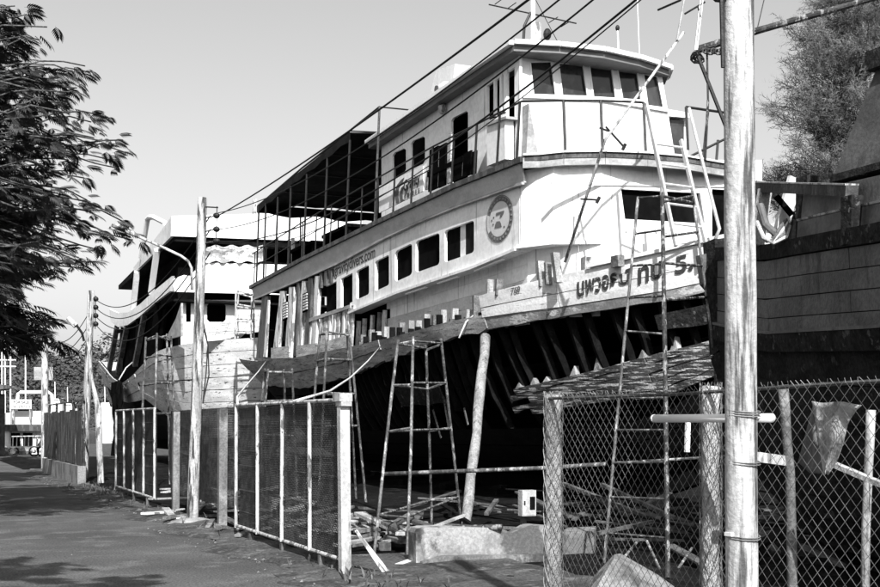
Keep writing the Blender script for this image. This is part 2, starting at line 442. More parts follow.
# keel and stem
b = B()
kp = [(CS, 43.6, .42), (CS, 30, .32), (CS, 21, .36), (CS, 19.5, .7), (CS, 18.2, 1.9), (CS, 17.3, 3.3), (CS, 16.85, 5.2)]
for p, q in zip(kp, kp[1:]): b.bar(p, q, .22, .3, (0, 0, 1))
b.build("keel", "dark_timber", ship)
# ribs, port side bare
random.seed(3)
for i in range(52):
    Y = 17.9 + i * .46 + random.uniform(-.11, .11)
    if Y > 41.5: break
    wr, ty, tw_ = random.uniform(.04, .075), random.uniform(-.16, .16), random.uniform(.02, .09)
    cut = random.choice((0, 0, 0, 0, .25, .45)) if Y < 34 else 0
    k = zk(Y); pts = []
    for j in range(9):
        z = k + .06 + (zs(Y) - k - .1) * (cut + (1 - cut) * j / 8)
        pts.append((hullX(Y, z, -1, -.10 - random.uniform(0, .05)), Y + ty * (1 - j / 8) + random.uniform(-.012, .012), z))
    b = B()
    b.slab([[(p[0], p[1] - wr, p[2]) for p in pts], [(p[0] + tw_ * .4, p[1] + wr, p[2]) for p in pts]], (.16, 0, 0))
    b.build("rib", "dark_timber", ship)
# broad flaking strake left on the bow, and a short one further aft
ztP = line((17.2, 3.32), (18.3, 3.22), (19.4, 3.0), (20.8, 2.72), (22.8, 2.45))
zbP = line((17.2, 2.85), (18.3, 2.67), (19.4, 2.2), (20.8, 2.15), (22.8, 1.88))
random.seed(13)
for k in range(5):
    def t_(Y, k=k): return ztP(Y) + (zbP(Y) - ztP(Y)) * k / 5
    def b_(Y, k=k): return ztP(Y) + (zbP(Y) - ztP(Y)) * (k + .93) / 5
    mid = random.uniform(19, 21.3); e0 = (22.9, 23.1, 22.6, 23.2, 22.7)[k]
    strake("flaking_strake", "peeling_strake", 17.25 + .1 * k, mid, t_, b_, 12, .03 + .012 * (k % 2), .07, wav=.016)
    strake("flaking_strake", "peeling_strake", mid + .03, e0, t_, b_, 12, .035 + .012 * ((k + 1) % 2), .07, wav=.016)
strake("flaking_strake", "near_black", 25.9, 28.6, line((25.9, 2.66), (28.6, 2.62)), line((25.9, 2.2), (28.6, 2.15)), 8, .03, .07, wav=.02)
strake("loose_plank", "near_black", 17.6, 19.2, line((17.6, 3.95), (19.2, 3.7)), line((17.6, 3.6), (19.2, 3.42)), 6, .03, .06, wav=.02)
# wedge ends of frames on that strake, some painted paler as if sunlit
for px, py, s in ((494, 387, 9), (509, 382, 12), (521, 379, 8), (545, 374, 12), (566, 369, 15), (611, 357, 9), (641, 350, 17)):
    Y = line((485, 23.0), (495, 22.8), (562, 20.8), (625, 19.4), (680, 18.3), (727, 17.5))(px)
    z = ztP(Y); X = hullX(Y, z) + .0; h = s * random.uniform(.012, .02)
    B().prism([(X, Y + .10, z + .003), (X + .02, Y - .11, z + .003), (X + .05, Y + random.uniform(-.05, .08), z + h)], (.12, .03, 0)).build("frame_end", random.choice(("lit_timber", "old_timber")), ship)
# pale bars painting slivers of light between the ribs
random.seed(5)
for px0, py0, px1, py1 in ((396, 365, 402, 407), (403, 362, 409, 395), (416, 360, 420, 380), (443, 395, 449, 430), (433, 410, 441, 438), (464, 408, 468, 425), (455, 385, 460, 395),
                           (384, 379, 387, 394), (423, 375, 428, 392)):
    p, q = [atX(x, y, 11.45) for x, y in ((px0, py0), (px1, py1))]
    if p.z < q.z: p, q = q, p
    B().bar(p, q, .02, .05).build("batten", "old_timber", ship)
# stubs of frames above the sheer boards
for px, py, wd, hh, lean in ((361, 349, 7, 13, 0), (369, 346, 7, 15, 0), (377, 343, 6, 12, 0), (384, 341, 7, 12, 0), (400, 336, 7, 11, 0), (409, 333, 6, 12, 0), (416, 331, 6, 11, 0), (424, 329, 8, 13, 0),
                             (433, 326, 7, 13, 0), (441, 324, 9, 16, 0), (452, 321, 9, 15, 0), (466, 317, 7, 9, 0), (474, 315, 6, 16, 0), (487, 294, 8, 13, 0), (496, 291, 6, 10, 0), (540, 282, 8, 21, -2),
                             (546, 280, 5, 18, -2), (557, 278, 9, 24, -4), (585, 271, 11, 12, 0), (618, 262, 16, 4, 0)):
    a = atX(px, py + 4, 10.95 if px < 520 else (11.35 if px < 575 else 12.0))
    s = a.length / F
    Y0, X0 = a.y, a.x
    lean += random.uniform(-1.2, 1.2); hh += random.uniform(-3, 3)
    d = Vector((lean * s * .4, -lean * s, hh * s + .1)) 
    B().prism([(X0, Y0, a.z), (X0 + .02, Y0 + wd * s * .9, a.z), (X0 + .16, Y0 + wd * s * .9, a.z), (X0 + .14, Y0, a.z)], d).build("frame_stub", random.choice(("lit_timber", "old_timber", "old_timber")), ship)
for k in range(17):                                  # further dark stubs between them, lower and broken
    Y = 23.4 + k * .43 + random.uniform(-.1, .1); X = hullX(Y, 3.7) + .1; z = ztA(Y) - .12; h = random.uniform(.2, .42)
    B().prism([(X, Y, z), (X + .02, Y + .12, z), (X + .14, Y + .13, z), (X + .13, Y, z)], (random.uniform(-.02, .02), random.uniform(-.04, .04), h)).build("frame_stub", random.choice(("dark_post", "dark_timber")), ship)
# main deck
rows = [[(CS - max(.05, hb(Y) - .16), Y, zs(Y) - .18), (CS + max(.05, hb(Y) - .16), Y, zs(Y) - .18)] for Y in [17.6 + i * 1.0 for i in range(27)]]
B().slab(rows, (0, 0, .06)).build("main_deck", "dark_timber", ship)

# ---- the deck house
XW = 11.15
head = line((326, 286.5), (356, 271), (415, 241.5), (474, 220))
sill = line((326, 315), (356, 300), (415, 273), (473, 252.5))
mold = line((256, 299), (300, 281), (341, 263), (383, 240), (400, 230), (460, 206), (520, 185))
foot = line((350, 312), (400, 291), (475, 266), (520, 247))
wall = B()
def piece(x0, x1, top, bot, X=XW, th=.07):
    quadX(wall, X, [(x0, bot(x0)), (x1, bot(x1)), (x1, top(x1)), (x0, top(x0))], th)
wins = [(326.5, 336.5), (341, 352.5), (356.5, 369), (375, 389), (395, 412), (415.7, 439.5), (444.5, 474)]
edges = [326.5]
for a, c in wins: edges += [a, c]
# piers
prev = None
for i, (a, c) in enumerate(wins):
    nxt = wins[i + 1][0] if i + 1 < len(wins) else 519.5
    for q0, q1 in ((c, nxt),):
        if q1 - q0 > 14:
            piece(q0, q1, mold, foot)
        else:
            quadX(wall, XW, [(q0, sill(q0)), (q1, sill(q1)), (q1, head(q1)), (q0, head(q0))], .07)
# above and below the windows
for x0, x1 in ((326, 356), (356, 415), (415, 474)):
    piece(x0, x1, mold, head)
for x0, x1 in ((350, 356), (356, 415), (415, 474)):
    piece(x0, x1, sill, foot)
# rounded corners of the openings
for a, c in wins[2:]:
    for xx, sg in ((a, 1), (c, -1)):
        for fn, sv in ((head, 1), (sill, -1)):
            k = 2.6 if c - a > 15 else 1.8
            arc = [(xx + sg * k * (1 - math.sin(q * .3927)), fn(xx + sg * k * (1 - math.sin(q * .3927))) + sv * 1.3 * k * (1 - math.cos(q * .3927))) for q in range(5)]
            quadX(wall, XW, [(xx, fn(xx))] + arc, .065)
house = wall.build("house_wall", "white_side", ship)
# frames' thickness, curtains, and black sheets painting the unlit inside of the window openings
for i, (a, c) in enumerate(wins):
    m = 6
    X2 = XW + .3
    pa, pc = atX(a, head(a), XW), atX(c, head(c), XW); sa, sc_ = atX(a, sill(a), XW), atX(c, sill(c), XW)
    y0, y1 = pa.y, pc.y; w_ = y0 - y1; D = .09; sh = .22        # depth of the pane behind the wall, and how far that shifts it in view
    def part(name, mat, f0, f1, d=D, th=.015):
        ya, yb = y0 + sh - f0 * w_ + (.05 if f0 <= 0 else 0), y0 + sh - f1 * w_
        za, zb = sa.z - .06 + (sc_.z - sa.z) * f0, sa.z - .06 + (sc_.z - sa.z) * f1
        ta, tb = pa.z + .06 + (pc.z - pa.z) * f0, pa.z + .06 + (pc.z - pa.z) * f1
        B().prism([(XW + d, ya, za), (XW + d, yb, zb), (XW + d, yb, tb), (XW + d, ya, ta)], (th, 0, 0)).build(name, mat, house)
    cut = (0, 0, .16, .22, .14, .0, .0)[i]
    if cut: part("curtain", "white_paint", 0, cut)
    if i < 6: part("window_pane", "window_dark", cut, 1.3)
    else:
        part("window_pane", "window_dark", 0, .56); part("curtain", "white_paint", .565, .74); part("window_pane", "curtain", .745, 1.3)  # black sheets either side of the pale strip paint the unlit room
# black block painting the unlit room behind the openings dark
B().box(11.62, 16.3, 22.6, 34.6, 3.66, 6.5).build("dark_room_block", "void_black", ship)
# ledge under the wall panel
b = B()
pts = [atX(x, foot(x), XW) for x in (351, 375, 400, 437, 475, 500, 519)]
for p, q in zip(pts, pts[1:]):
    b.hexa([(XW - .10, p.y, p.z - .07), (XW + .3, p.y, p.z - .05), (XW + .3, q.y, q.z - .05), (XW - .10, q.y, q.z - .07),
            (XW - .10, p.y, p.z - .012), (XW + .3, p.y, p.z - .004), (XW + .3, q.y, q.z - .004), (XW - .10, q.y, q.z - .012)])
b.build("wall_ledge", "white_side", house)
for x0, x1 in ((405, 425), (437, 457), (474, 502)):  # white bars painting strips of sunlight under the ledge
    p, q = atX(x0, foot(x0) + 4, XW - .04), atX(x1, foot(x1) + 4, XW - .04)
    B().hexa([(p.x, p.y, p.z - .03), (p.x + .06, p.y, p.z - .03), (q.x + .06, q.y, q.z - .03), (q.x, q.y, q.z - .03), (p.x, p.y, p.z), (p.x + .06, p.y, p.z), (q.x + .06, q.y, q.z), (q.x, q.y, q.z)]).build("sun_strip", "white_clean", house)
# lower wall in strakes behind the frame stubs
XL = 11.42
foot2 = lambda Y: line((21.9, 5.30), (24.5, 5.2), (29.5, 5.05), (34, 4.9))(Y) - .06
for k in range(5):
    rows = []
    for i in range(9):
        Y = 21.95 + (29.9 - 21.95 - .25 * (k % 2)) * i / 8
        z0 = 3.72; z1 = foot2(Y); zz = [z0 + (z1 - z0) * (k + e) / 5 for e in (0, .985)]
        rows.append([(XL, Y, zz[0]), (XL, Y, zz[1])])
    B().slab(rows, (.06, 0, 0)).build("wall_plank", "white_side" if k > 2 else "bow_board", house)
# bevel and front of the house
fz1 = 6.74
b = B()
P0, P1, P2 = (XW, 21.72), (11.5, 21.03), (12.3, 20.57)
b.slab([[(P0[0], P0[1], 5.28), (P0[0], P0[1], fz1)], [(P1[0], P1[1], 5.28), (P1[0], P1[1], fz1)]], (.1, .12, 0))
b.slab([[(P1[0], P1[1] - .003, 5.28), (P1[0], P1[1] - .003, fz1)], [(P2[0], P2[1], 5.28), (P2[0], P2[1], fz1)]], (.04, .1, 0))
b.build("front_corner", "white_paint", house)
b = B()
L0, L1 = (XL, 21.93), (11.78, 21.12)
b.slab([[(L0[0], L0[1], 3.8), (L0[0], L0[1], 5.275)], [(L1[0], L1[1], 3.8), (L1[0], L1[1], 5.275)]], (.1, .12, 0))
b.slab([[(L1[0], L1[1] - .003, 3.8), (L1[0], L1[1] - .003, 5.275)], [(P2[0], P2[1] + .01, 3.8), (P2[0], P2[1] + .01, 5.275)]], (.04, .1, 0))
b.prism([(XW - .08, 21.75, 5.2), (11.46, 20.97, 5.2), (12.3, 20.54, 5.2), (12.3, 20.8, 5.2), (11.8, 21.2, 5.2), (11.45, 21.95, 5.2)], (0, 0, .07))
b.build("front_corner", "white_paint", house)
YF = 20.56
b = B()
xr = 732
topf, botf = 160, 262
quadY(b, YF, [(600.5, 262), (621, 258), (621, topf), (600.5, topf)], .08)
quadY(b, YF, [(621, 189), (700, 193), (712, 190), (712, topf), (621, topf)], .08)
quadY(b, YF, [(625, 258), (712, 250), (712, 224), (705, 223.5), (625, 219), (621, 219), (621, 258)], .08)
quadY(b, YF, [(705, 223.5), (712, 224), (712, 190), (700, 193)], .08)
quadY(b, YF, [(621, 189), (625, 219), (621, 219)], .08)
quadY(b, YF, [(712, 189), (xr + 30, 192), (xr + 30, topf), (712, topf)], .08)
front = b.build("house_front", "white_paint", ship)
b = B(); quadY(b, YF + .11, [(619, 186), (703, 190), (708, 226), (622, 222)], .02); b.build("window_pane", "window_dark", front)  # black sheet painting the unlit room in the front window
b = B(); quadY(b, YF + .115, [(712, 186), (760, 186), (760, 255), (712, 255)], .02); b.build("doorway", "void_black", front)  # black sheet painting the inside of the doorway dark
b = B(); quadY(b, YF - .03, [(552, 181), (726, 184), (726, 187), (552, 184.5)], .035); b.build("front_moulding", "white_paint", front)
# joints of the front's plywood sheets and rows of fixings
for x0, y0, x1, y1 in ((612, 190, 611, 258), (655, 227, 657, 256), (588, 186, 586, 266), (661, 168, 662, 188)):
    p, q = atY(x0, y0, YF - .006), atY(x1, y1, YF - .006)
    if x0 < 600: p, q = Vector((11.93, 20.776, p.z)), Vector((11.93, 20.776, q.z))
    B().bar(p, q, .012, .008).build("sheet_joint", "grey_trim", front)
for k in range(9):
    p = atY(626 + 10 * k, 232 + .3 * k, YF - .004); B().box(p.x - .012, p.x + .012, p.y - .006, p.y, p.z - .012, p.z + .012).build("bolt_head", "dark_post", front)
# emblem on the house side
def ring(cx, cy, r0, r1, mat, name, a0=0, a1=360, off=.012):
    c = atX(cx, cy, XW - off); n = 40; o = B(); rows = []
    for i in range(n + 1):
        a = math.radians(a0 + (a1 - a0) * i / n)
        rows.append([(XW - off, c.y + math.cos(a) * q * 1.3, c.z + math.sin(a) * q) for q in (r0, r1)])
    o.grid(rows).build(name, mat, house)
ring(499.3, 219, .365, .46, "emblem", "emblem_ring", 20, 330)
ring(499.3, 219, .365, .46, "emblem_light", "emblem_ring", 330, 380)
ring(499.3, 219, .47, .485, "emblem", "emblem_ring")
ring(499.3, 219, 0, .36, "emblem_light", "emblem_disc", off=.006)
for i in range(20):
    a = math.radians(35 + i * 14.5); c = atX(499.3, 219, XW - .02)
    B().prism([(XW - .02, c.y + math.cos(a + d) * q * 1.3, c.z + math.sin(a + d) * q) for d, q in ((-.05, .39), (.05, .39), (.04, .435), (-.04, .435))], (.006, 0, 0)).build("emblem_letter", "emblem_mid", house)
def mark(px, mat="emblem", off=.014):
    B().prism([atX(x, y, XW - off) for x, y in px], (.01, 0, 0)).build("emblem_mark", mat, house)
mark([(496, 213), (504, 210.5), (503.5, 213), (501, 217.5), (499.5, 217), (501, 213.5), (496, 215.5)])
mark([(495, 225), (496.5, 221.5), (499.5, 221), (501, 223.5), (501.5, 226.5), (498, 227.5), (494.5, 228)])
for x, y in ((491, 220), (492.5, 224), (503.5, 226), (493, 217)): mark([(x, y), (x + 1.2, y - .4), (x + 1.2, y + .8), (x, y + 1.2)])
# the web address along the wall
A, Bp = atX(327, 279.5, XW - .004), atX(375, 257, XW - .004)
place_text("antigravitydivers.com", A, Bp, .30, (-1, 0, 0), "letter_grey", house)

# ---- open posts of the after end
XP = 11.08
def post(x0t, x1t, yt, x0b, x1b, yb, mat, th=.10, X=XP, name="post"):
    b = B(); quadX(b, X, [(x0b, yb), (x1b, yb), (x1t, yt), (x0t, yt)], th); return b.build(name, mat, ship)
post(262, 268, 296, 256, 263, 358, "dark_post")
post(267.5, 269, 300, 263.2, 266, 357, "white_post", .05)
post(280, 284, 291, 273, 278, 350, "white_post")
post(289, 294, 287, 284.5, 290.5, 358, "white_post")
post(297, 299, 283, 293, 295.5, 356, "dark_post")
post(302, 305, 281, 297, 300.5, 350, "white_post")
post(308, 312, 278, 304, 308, 349, "dark_post")
post(315, 319, 276, 311, 315.5, 346, "white_post")
for x in (318.5, 323.5, 328.5): post(x + .8, x + 3, mold(x), x, x + 2.2, mold(x) + 15, "dark_post", .07)
for k, x in enumerate((297, 302.5, 307, 318, 322, 326, 331, 335, 340, 344.5, 349)):
    yt = 319 - (x - 311) * .36; yb = 357 - (x - 297) * .16
    post(x + 2.2, x + 4.6, yt, x, x + 2.4, yb, "white_post" if k % 3 != 1 else "grey_board", .05, XP + .02)
for x, m_ in ((355, "white_post"), (361, "grey_board"), (369, "white_post"), (376, "old_timber"), (381, "white_post")):
    post(x + 1.5, x + 4, 321 - (x - 355) * .42, x, x + 2.6, 349 - (x - 355) * .30, m_, .06, XP + .25)
b = B(); quadX(b, XP - .02, [(309, 322), (350, 308), (350, 304.5), (309, 318.5)], .06); b.build("mid_rail", "grey_trim", ship)
for px in ([(271, 348), (289, 346), (289, 358), (271, 358.5)], [(296, 346), (317, 343), (317, 356.5), (296, 357.5)], [(317.5, 344), (350, 334), (350, 347), (317.5, 356)]):
    b = B(); quadX(b, XP - .05, px, .04); b.build("low_panel", "grey_board", ship)
for (xa, xb, ya, yb) in ((282.5, 287, 303, 321), (302.5, 307, 294, 313)):
    b = B(); quadX(b, XP - .05, [(xa, yb), (xb, yb - 2), (xb, ya - 2), (xa, ya)], .02)
    lv = b.build("louvre_panel", "void_black", ship)
    for i in range(6):
        y = ya + 1 + (yb - ya - 2) * i / 6
        b = B(); quadX(b, XP - .085, [(xa + .3, y + 1.7), (xb - .3, y - .2), (xb - .3, y - 1.8), (xa + .3, y)], .03); b.build("slat", "white_post", lv)

# ---- upper deck: lip, cove, deck sheet
zd = line((21.3, 6.93), (24.6, 7.0), (29.3, 6.95), (36, 6.83), (42.3, 6.63))
port = [(11.0, 42.3), (11.0, 39), (11.0, 36), (11.0, 33), (11.0, 29.3), (11.0, 27), (11.0, 24.6), (11.0, 21.35)]
frontpts = [atZ(x, y, 6.95) for x, y in ((540, 155.5), (564, 153), (605, 152.3), (647, 154), (685, 157.5), (725, 164.5))]
outl = [(x, y, zd(y)) for x, y in port] + [(p.x, p.y, 6.94) for p in frontpts] + [(16.2, 20.9, 6.94), (16.9, 21.8, 6.94), (17.0, 25, 6.98), (17.0, 36, 6.83), (17.0, 41.8, 6.64), (16.2, 43.1, 6.62), (14, 43.6, 6.62), (12, 43.2, 6.62)]
n = len(outl)
rows = [[(p[0], p[1], p[2] - .03) for p in outl] + [(outl[0][0], outl[0][1], outl[0][2] - .03)], [(CS + (p[0] - CS) * .02, 30 + (p[1] - 30) * .4, 6.93) for p in outl + outl[:1]]]
B().slab(rows, (0, 0, -.07)).build("upper_deck", "dark_timber", ship)
b = B()
for p, q in zip(outl, outl[1:] + outl[:1]):
    b.bar((p[0], p[1], p[2] - .04), (q[0], q[1], q[2] - .04), .1, .11)
b.build("deck_lip", "dark_post", ship)
b = B()                                              # pale cove under the lip, port side
ys = [21.5, 23, 24.6, 27, 29.3, 33, 36, 39, 42.2]
mz = []
for x in range(256, 522, 4):
    p = atX(x, mold(x), 11.13); mz.append((p.y, p.z))
mz.sort()
mzf = line(*mz)
b.slab([[(11.115, Y, mzf(Y) + .02), (11.02, Y, zd(Y) - .10)] for Y in ys], (.05, 0, 0))
b.build("deck_cove", "cove_grey", ship)
b = B()
for a_, c_ in zip(ys, ys[1:]): b.bar((11.09, a_, mzf(a_)), (11.09, c_, mzf(c_)), .07, .05)
b.build("moulding", "grey_trim", ship)
b = B()                                              # front fascia
fp = [(11.0, 21.33, 6.83)] + [(p.x, p.y, 6.83) for p in frontpts] + [(16.2, 20.9, 6.83), (16.9, 21.8, 6.83)]
for p, q in zip(fp, fp[1:]): b.bar(p, q, .07, .24)
b.build("deck_fascia", "grey_trim", ship)
b = B()
ft = [(p[0], p[1] - .02, 6.965) for p in fp]
for p, q in zip(ft, ft[1:]): b.bar(p, q, .14, .035)
b.build("fascia_cap", "white_side", ship)

# ---- upper cabin and wheelhouse
XC = 11.6
YC0, YC1 = 22.75, 30.75
rb = line((372, 151), (516, 56))                     # where the wall meets the roof
def dl(x): return proj(atX(x, 100, XC))[1] if False else HY - (6.9 - EYE) * ray(x, 0)[0] / XC * F
wall = B()
op = [(392.5, 406, line((392.5, 153.5), (406, 147.5)), line((392.5, 179), (406, 172))),
      (411, 425, line((411, 141.5), (425, 135.5)), line((411, 169.5), (425, 163))),
      (451, 468, line((451, 119), (468, 110)), None),
      (487, 506, line((487, 86), (506, 73)), line((487, 121), (506, 113))),
      (506.6, 514.5, line((506.6, 72.5), (514.5, 67)), None)]
xs = 381.5
for (a, c, tp, bt) in op:
    if a > xs: piece(xs, a, rb, dl, XC, .06)
    piece(a, c, rb, tp, XC, .06)
    if bt: piece(a, c, bt, dl, XC, .06)
    xs = c
piece(xs, 519.5, rb, dl, XC, .06)
for (a, c, tp, bt) in op[:3]:
    for xx, sg in ((a, 1), (c, -1)):
        quadX(wall, XC, [(xx, tp(xx)), (xx + sg * 2, tp(xx + sg * 2)), (xx, tp(xx) + 2.4)], .055)
        if bt: quadX(wall, XC, [(xx, bt(xx)), (xx + sg * 2, bt(xx + sg * 2)), (xx, bt(xx) - 2.4)], .055)
cabin = wall.build("cabin_wall", "white_side", ship)
def pane(X, px, mat="glass", name="window_pane", par=cabin, th=.02):
    b = B(); quadX(b, X, px, th); return b.build(name, mat, par)
for (a, c, tp, bt) in op:
    e = bt if bt else dl
    pane(XC + .045 if bt and a < 480 else XC + .5, [(a - 1, e(a) + 2), (c + 1, e(c) + 2), (c + 1, tp(c) - 2), (a - 1, tp(a) - 2)] if a < 480 else [(a - 9, e(a) + 8), (c + 9, e(c) + 8), (c + 9, tp(c) - 12), (a - 9, tp(a) - 2)],
         "window_dark" if bt and a < 480 else "void_black", "window_pane" if bt else "doorway")  # void sheets paint the unlit cabin in the doorways and forward window
for x in (493.5, 499.5, 503.5): pane(XC - .012, [(x, 119 - (x - 487) * .42), (x + 1.8, 118.4 - (x - 487) * .42), (x + 1.8, 84.4 - (x - 487) * .68), (x, 85 - (x - 487) * .68)], "white_clean", "window_bar", cabin, .05)
pane(XC - .25, [(487, 166), (505, 159), (505, 117), (487, 123.5)], "white_side", "locker", ship, .2)
pane(XC - .29, [(486, 126), (506, 118.5), (506, 116), (486, 123)], "grey_trim", "locker_lid", ship, .3)
# boards and doors leaning inside the rail
for x0, x1, y0, y1, m_ in ((428, 437, 192, 150, "void_black"), (438, 445, 188, 146, "void_black"), (446.5, 450, 184, 134, "grey_board"), (452, 461, 182, 160, "void_black"), (462, 470, 178, 154, "void_black"), (471, 475, 175, 152, "void_black")):
    pane(XC - .35, [(x0, y0), (x1, y0 - (x1 - x0) * .45), (x1 + 1, y1 - (x1 - x0) * .5), (x0 + 1.5, y1)], m_, "leaning_board", ship, .04)
for x0, x1, y0, y1 in ((425, 428, 190, 160), (437, 438.5, 187, 149), (461, 462, 177, 160)):
    pane(XC - .33, [(x0, y0), (x1, y0 - .8), (x1 + 2, y1 - 1), (x0 + 2, y1)], "white_post", "leaning_board", ship, .04)
pane(XC - .36, [(427, 177), (463, 161), (463, 156), (427, 172)], "void_black", "cross_board", ship, .05)
# white sign board with dark swirl and lettering
sg = pane(11.22, [(379, 213), (423, 191), (423, 166), (379, 186)], "white_side", "sign_board", ship, .03)
for px in ([(396, 203), (394.5, 193), (397, 185), (401, 180), (404, 177.5), (402.5, 182), (399, 187), (398, 194), (399.5, 203)], [(400.5, 203), (399.5, 195), (401, 188), (405, 184), (402.5, 191), (402.5, 199), (404.5, 200)], [(404, 197), (405, 190), (408, 185.5), (407.5, 190), (406, 195)]):
    b = B(); b.prism([atX(x, y, 11.208) for x, y in px], (.008, 0, 0)); b.build("sign_swirl", "letter_grey", sg)
place_text("Gravity", atX(403.5, 191.5, 11.21), atX(419.5, 182.5, 11.21), .26, (-1, 0, 0), "letter_black", sg, lean=.15)
for k, ch in enumerate("DIVERS"):
    x0 = 404.5 + 2.7 * k; place_text(ch, atX(x0, 198.7 - 1.22 * k, 11.21), atX(x0 + 1.5, 198.0 - 1.22 * k, 11.21), .10, (-1, 0, 0), "letter_grey", sg, "letter")
# wheelhouse front
YW = 22.75
W = [[(531, 63), (551, 62.5), (555, 94.5), (534, 93.8)], [(559.5, 64), (582.5, 64.5), (586.7, 95.5), (563, 95)], [(590, 65), (611, 66.2), (615, 97.5), (594, 96.3)],
     [(618, 68.8), (637, 72.5), (640.5, 99.5), (623, 98.3)], [(644, 75), (657, 77), (663, 107), (648, 105)]]
W = [[(sum(x for x, y in p) / 4 + (x - sum(u for u, y_ in p) / 4) * 1.07, sum(y for x, y in p) / 4 + (y - sum(v_ for u, v_ in p) / 4) * 1.06) for x, y in p] for p in W]
b = B()
sides = [[(518.5, 52), (518.5, 92)]] + W + [[(663, 70), (667, 109)]]
def q4(p): quadY(b, YW, p, .07)
q4([(518.5, 92.5), W[0][3], W[0][0], (518.5, 52)])
for a, c in zip(W, W[1:]): q4([a[2], c[3], c[0], a[1]])
q4([W[4][2], (667.5, 109), (661, 70), W[4][1]])
q4([(518.5, 52)] + [W[0][0], W[0][1], W[1][0], W[1][1], W[2][0], W[2][1], W[3][0], W[3][1], W[4][0], W[4][1]] + [(661, 70), (605, 57)])
q4([(518.5, 176), (678, 176), (667.5, 109), W[4][2], W[4][3], W[3][2], W[3][3], W[2][2], W[2][3], W[1][2], W[1][3], W[0][2], W[0][3], (518.5, 92.5)])
wh = b.build("wheelhouse_front", "white_clean", ship)
for k, p in enumerate(W):
    c0 = (sum(x for x, y in p) / 4, sum(y for x, y in p) / 4)
    b = B(); quadY(b, YW + .05, [(c0[0] + (x - c0[0]) * 1.12, c0[1] + (y - c0[1]) * 1.1) for x, y in p], .015)
    b.build("window_pane", "glass", wh)
    # proud frame
    b = B()
    for i in range(4):
        u, v_ = atY(*p[i], YW - .012), atY(*p[(i + 1) % 4], YW - .012)
        b.bar(u, v_, .03, .018, (0, 1, 0))
    b.build("window_frame", "white_clean", wh)
b = B()
for u, v_ in (((519, 96.5), (600, 99.5)), ((600, 99.5), (668, 111))): b.bar(atY(*u, YW - .03), atY(*v_, YW - .03), .06, .05)
b.build("sill_moulding", "white_clean", wh)
b = B(); b.prism([atY(x, y, YW - .35) for x, y in ((529, 103), (538, 152), (526, 160))], (0, .3, 0)); b.build("corner_fillet", "grey_trim", wh)
# other walls
B().box(15.2, 15.26, 22.83, YC1, 6.9, 9.2).build("cabin_wall", "white_side", ship)
B().box(XC + .07, 15.19, YC1 - .06, YC1, 6.9, 9.15).build("cabin_wall", "white_side", ship)
B().box(XC + .6, 15.1, 23.1, YC1 - .2, 6.95, 9.1).build("dark_room_block", "void_black", ship)  # black block painting the unlit upper cabin dark
# roof; dark grey paints the shade below its white edge
ro = [(11.35, 31.1), (11.35, 27), (11.35, 22.42), (12.3, 22.2), (13.3, 22.13), (14.3, 22.3), (15.25, 22.62), (15.55, 23.2), (15.55, 31.1)]
zr = line((22, 9.37), (31.2, 9.17))
b = B()
rows = [[(x, y, zr(y)) for x, y in ro + ro[:1]], [(x, y, zr(y) + .17) for x, y in ro + ro[:1]]]
b.grid(rows)
o_ = len(b.v)
b.v += [(x, y, zr(y) + .17) for x, y in ro] + [(x, y, zr(y)) for x, y in ro]
b.f += [tuple(range(o_, o_ + len(ro))), tuple(range(o_ + 2 * len(ro) - 1, o_ + len(ro) - 1, -1))]
roof = b.build("cabin_roof", "roof_shade", ship)
b = B()
for p, q in zip(ro, ro[1:]): b.bar((p[0], p[1], zr(p[1]) + .17), (q[0], q[1], zr(q[1]) + .17), .22, .09)
b.build("roof_edge", "white_clean", roof)
# things on the roof
p = atX(452, 96, 11.9)
B().prism([atX(430, 95, 11.9), atX(453, 84, 11.9), atX(455, 64, 11.9), atX(436, 70, 11.9)], (1.4, 0, 0)).build("roof_locker", "white_paint", roof)
p = atX(443, 95, 11.55)
fl = B().hexa([p + Vector(q) for q in ((-.15, -.25, 0), (.15, -.25, 0), (.15, .25, 0), (-.15, .25, 0), (-.1, -.3, .24), (.2, -.3, .24), (.2, .25, .24), (-.1, .25, .24))]).build("floodlight", "white_clean", roof)
B().tube([p + Vector((-.15, 0, .12)), p + Vector((-.19, 0, .12))], .085, 12).build("lens", "glass", fl)
p = atX(443.5, 109, XC - .06)
B().tube([p + Vector((.06, 0, 0)), p, p + Vector((-.10, 0, -.02))], [.05, .13, .10], 10).build("deck_lamp", "pale_steel", cabin)
# rails
def rail(pts, r=.02, mat="black_steel", name="rail", par=ship):
    return B().tube(pts, r, 6).build(name, mat, par)
ry = [(11.05, Y, zd(Y) + 1.13) for Y in (42.2, 36, 30, 26, 21.5)]
rail(ry)
rail([(x, y, z - .5) for x, y, z in ry[:4]], .014)
for Y in (41.9, 40.4, 39, 37.6, 36.2, 34.8, 33.4, 32, 30.8, 29.6, 28.4, 27.2, 26.0, 24.8, 23.6, 22.5, 21.6):
    rail([(11.06, Y + .12, zd(Y)), (11.05, Y - .05, zd(Y) + 1.13)], .02 if Y > 30 else .026, "black_steel", "rail_post")
fr = [atY(x, y, 20.9) for x, y in ((526, 99), (566, 99.5), (602, 100), (645, 102))]
fr = [Vector((11.05, 21.5, zd(21.5) + 1.13))] + [Vector((q.x, 20.95 if i else 21.0, q.z)) for i, q in enumerate(fr[1:])]
rail(fr, .022)
for q in fr[1:]: rail([(q.x - .04, q.y - .15, 6.95), q], .03, "black_steel", "rail_post")
rail([fr[-1], atY(651, 120, 20.9), atY(660, 158, 20.75)], .022, "alloy")
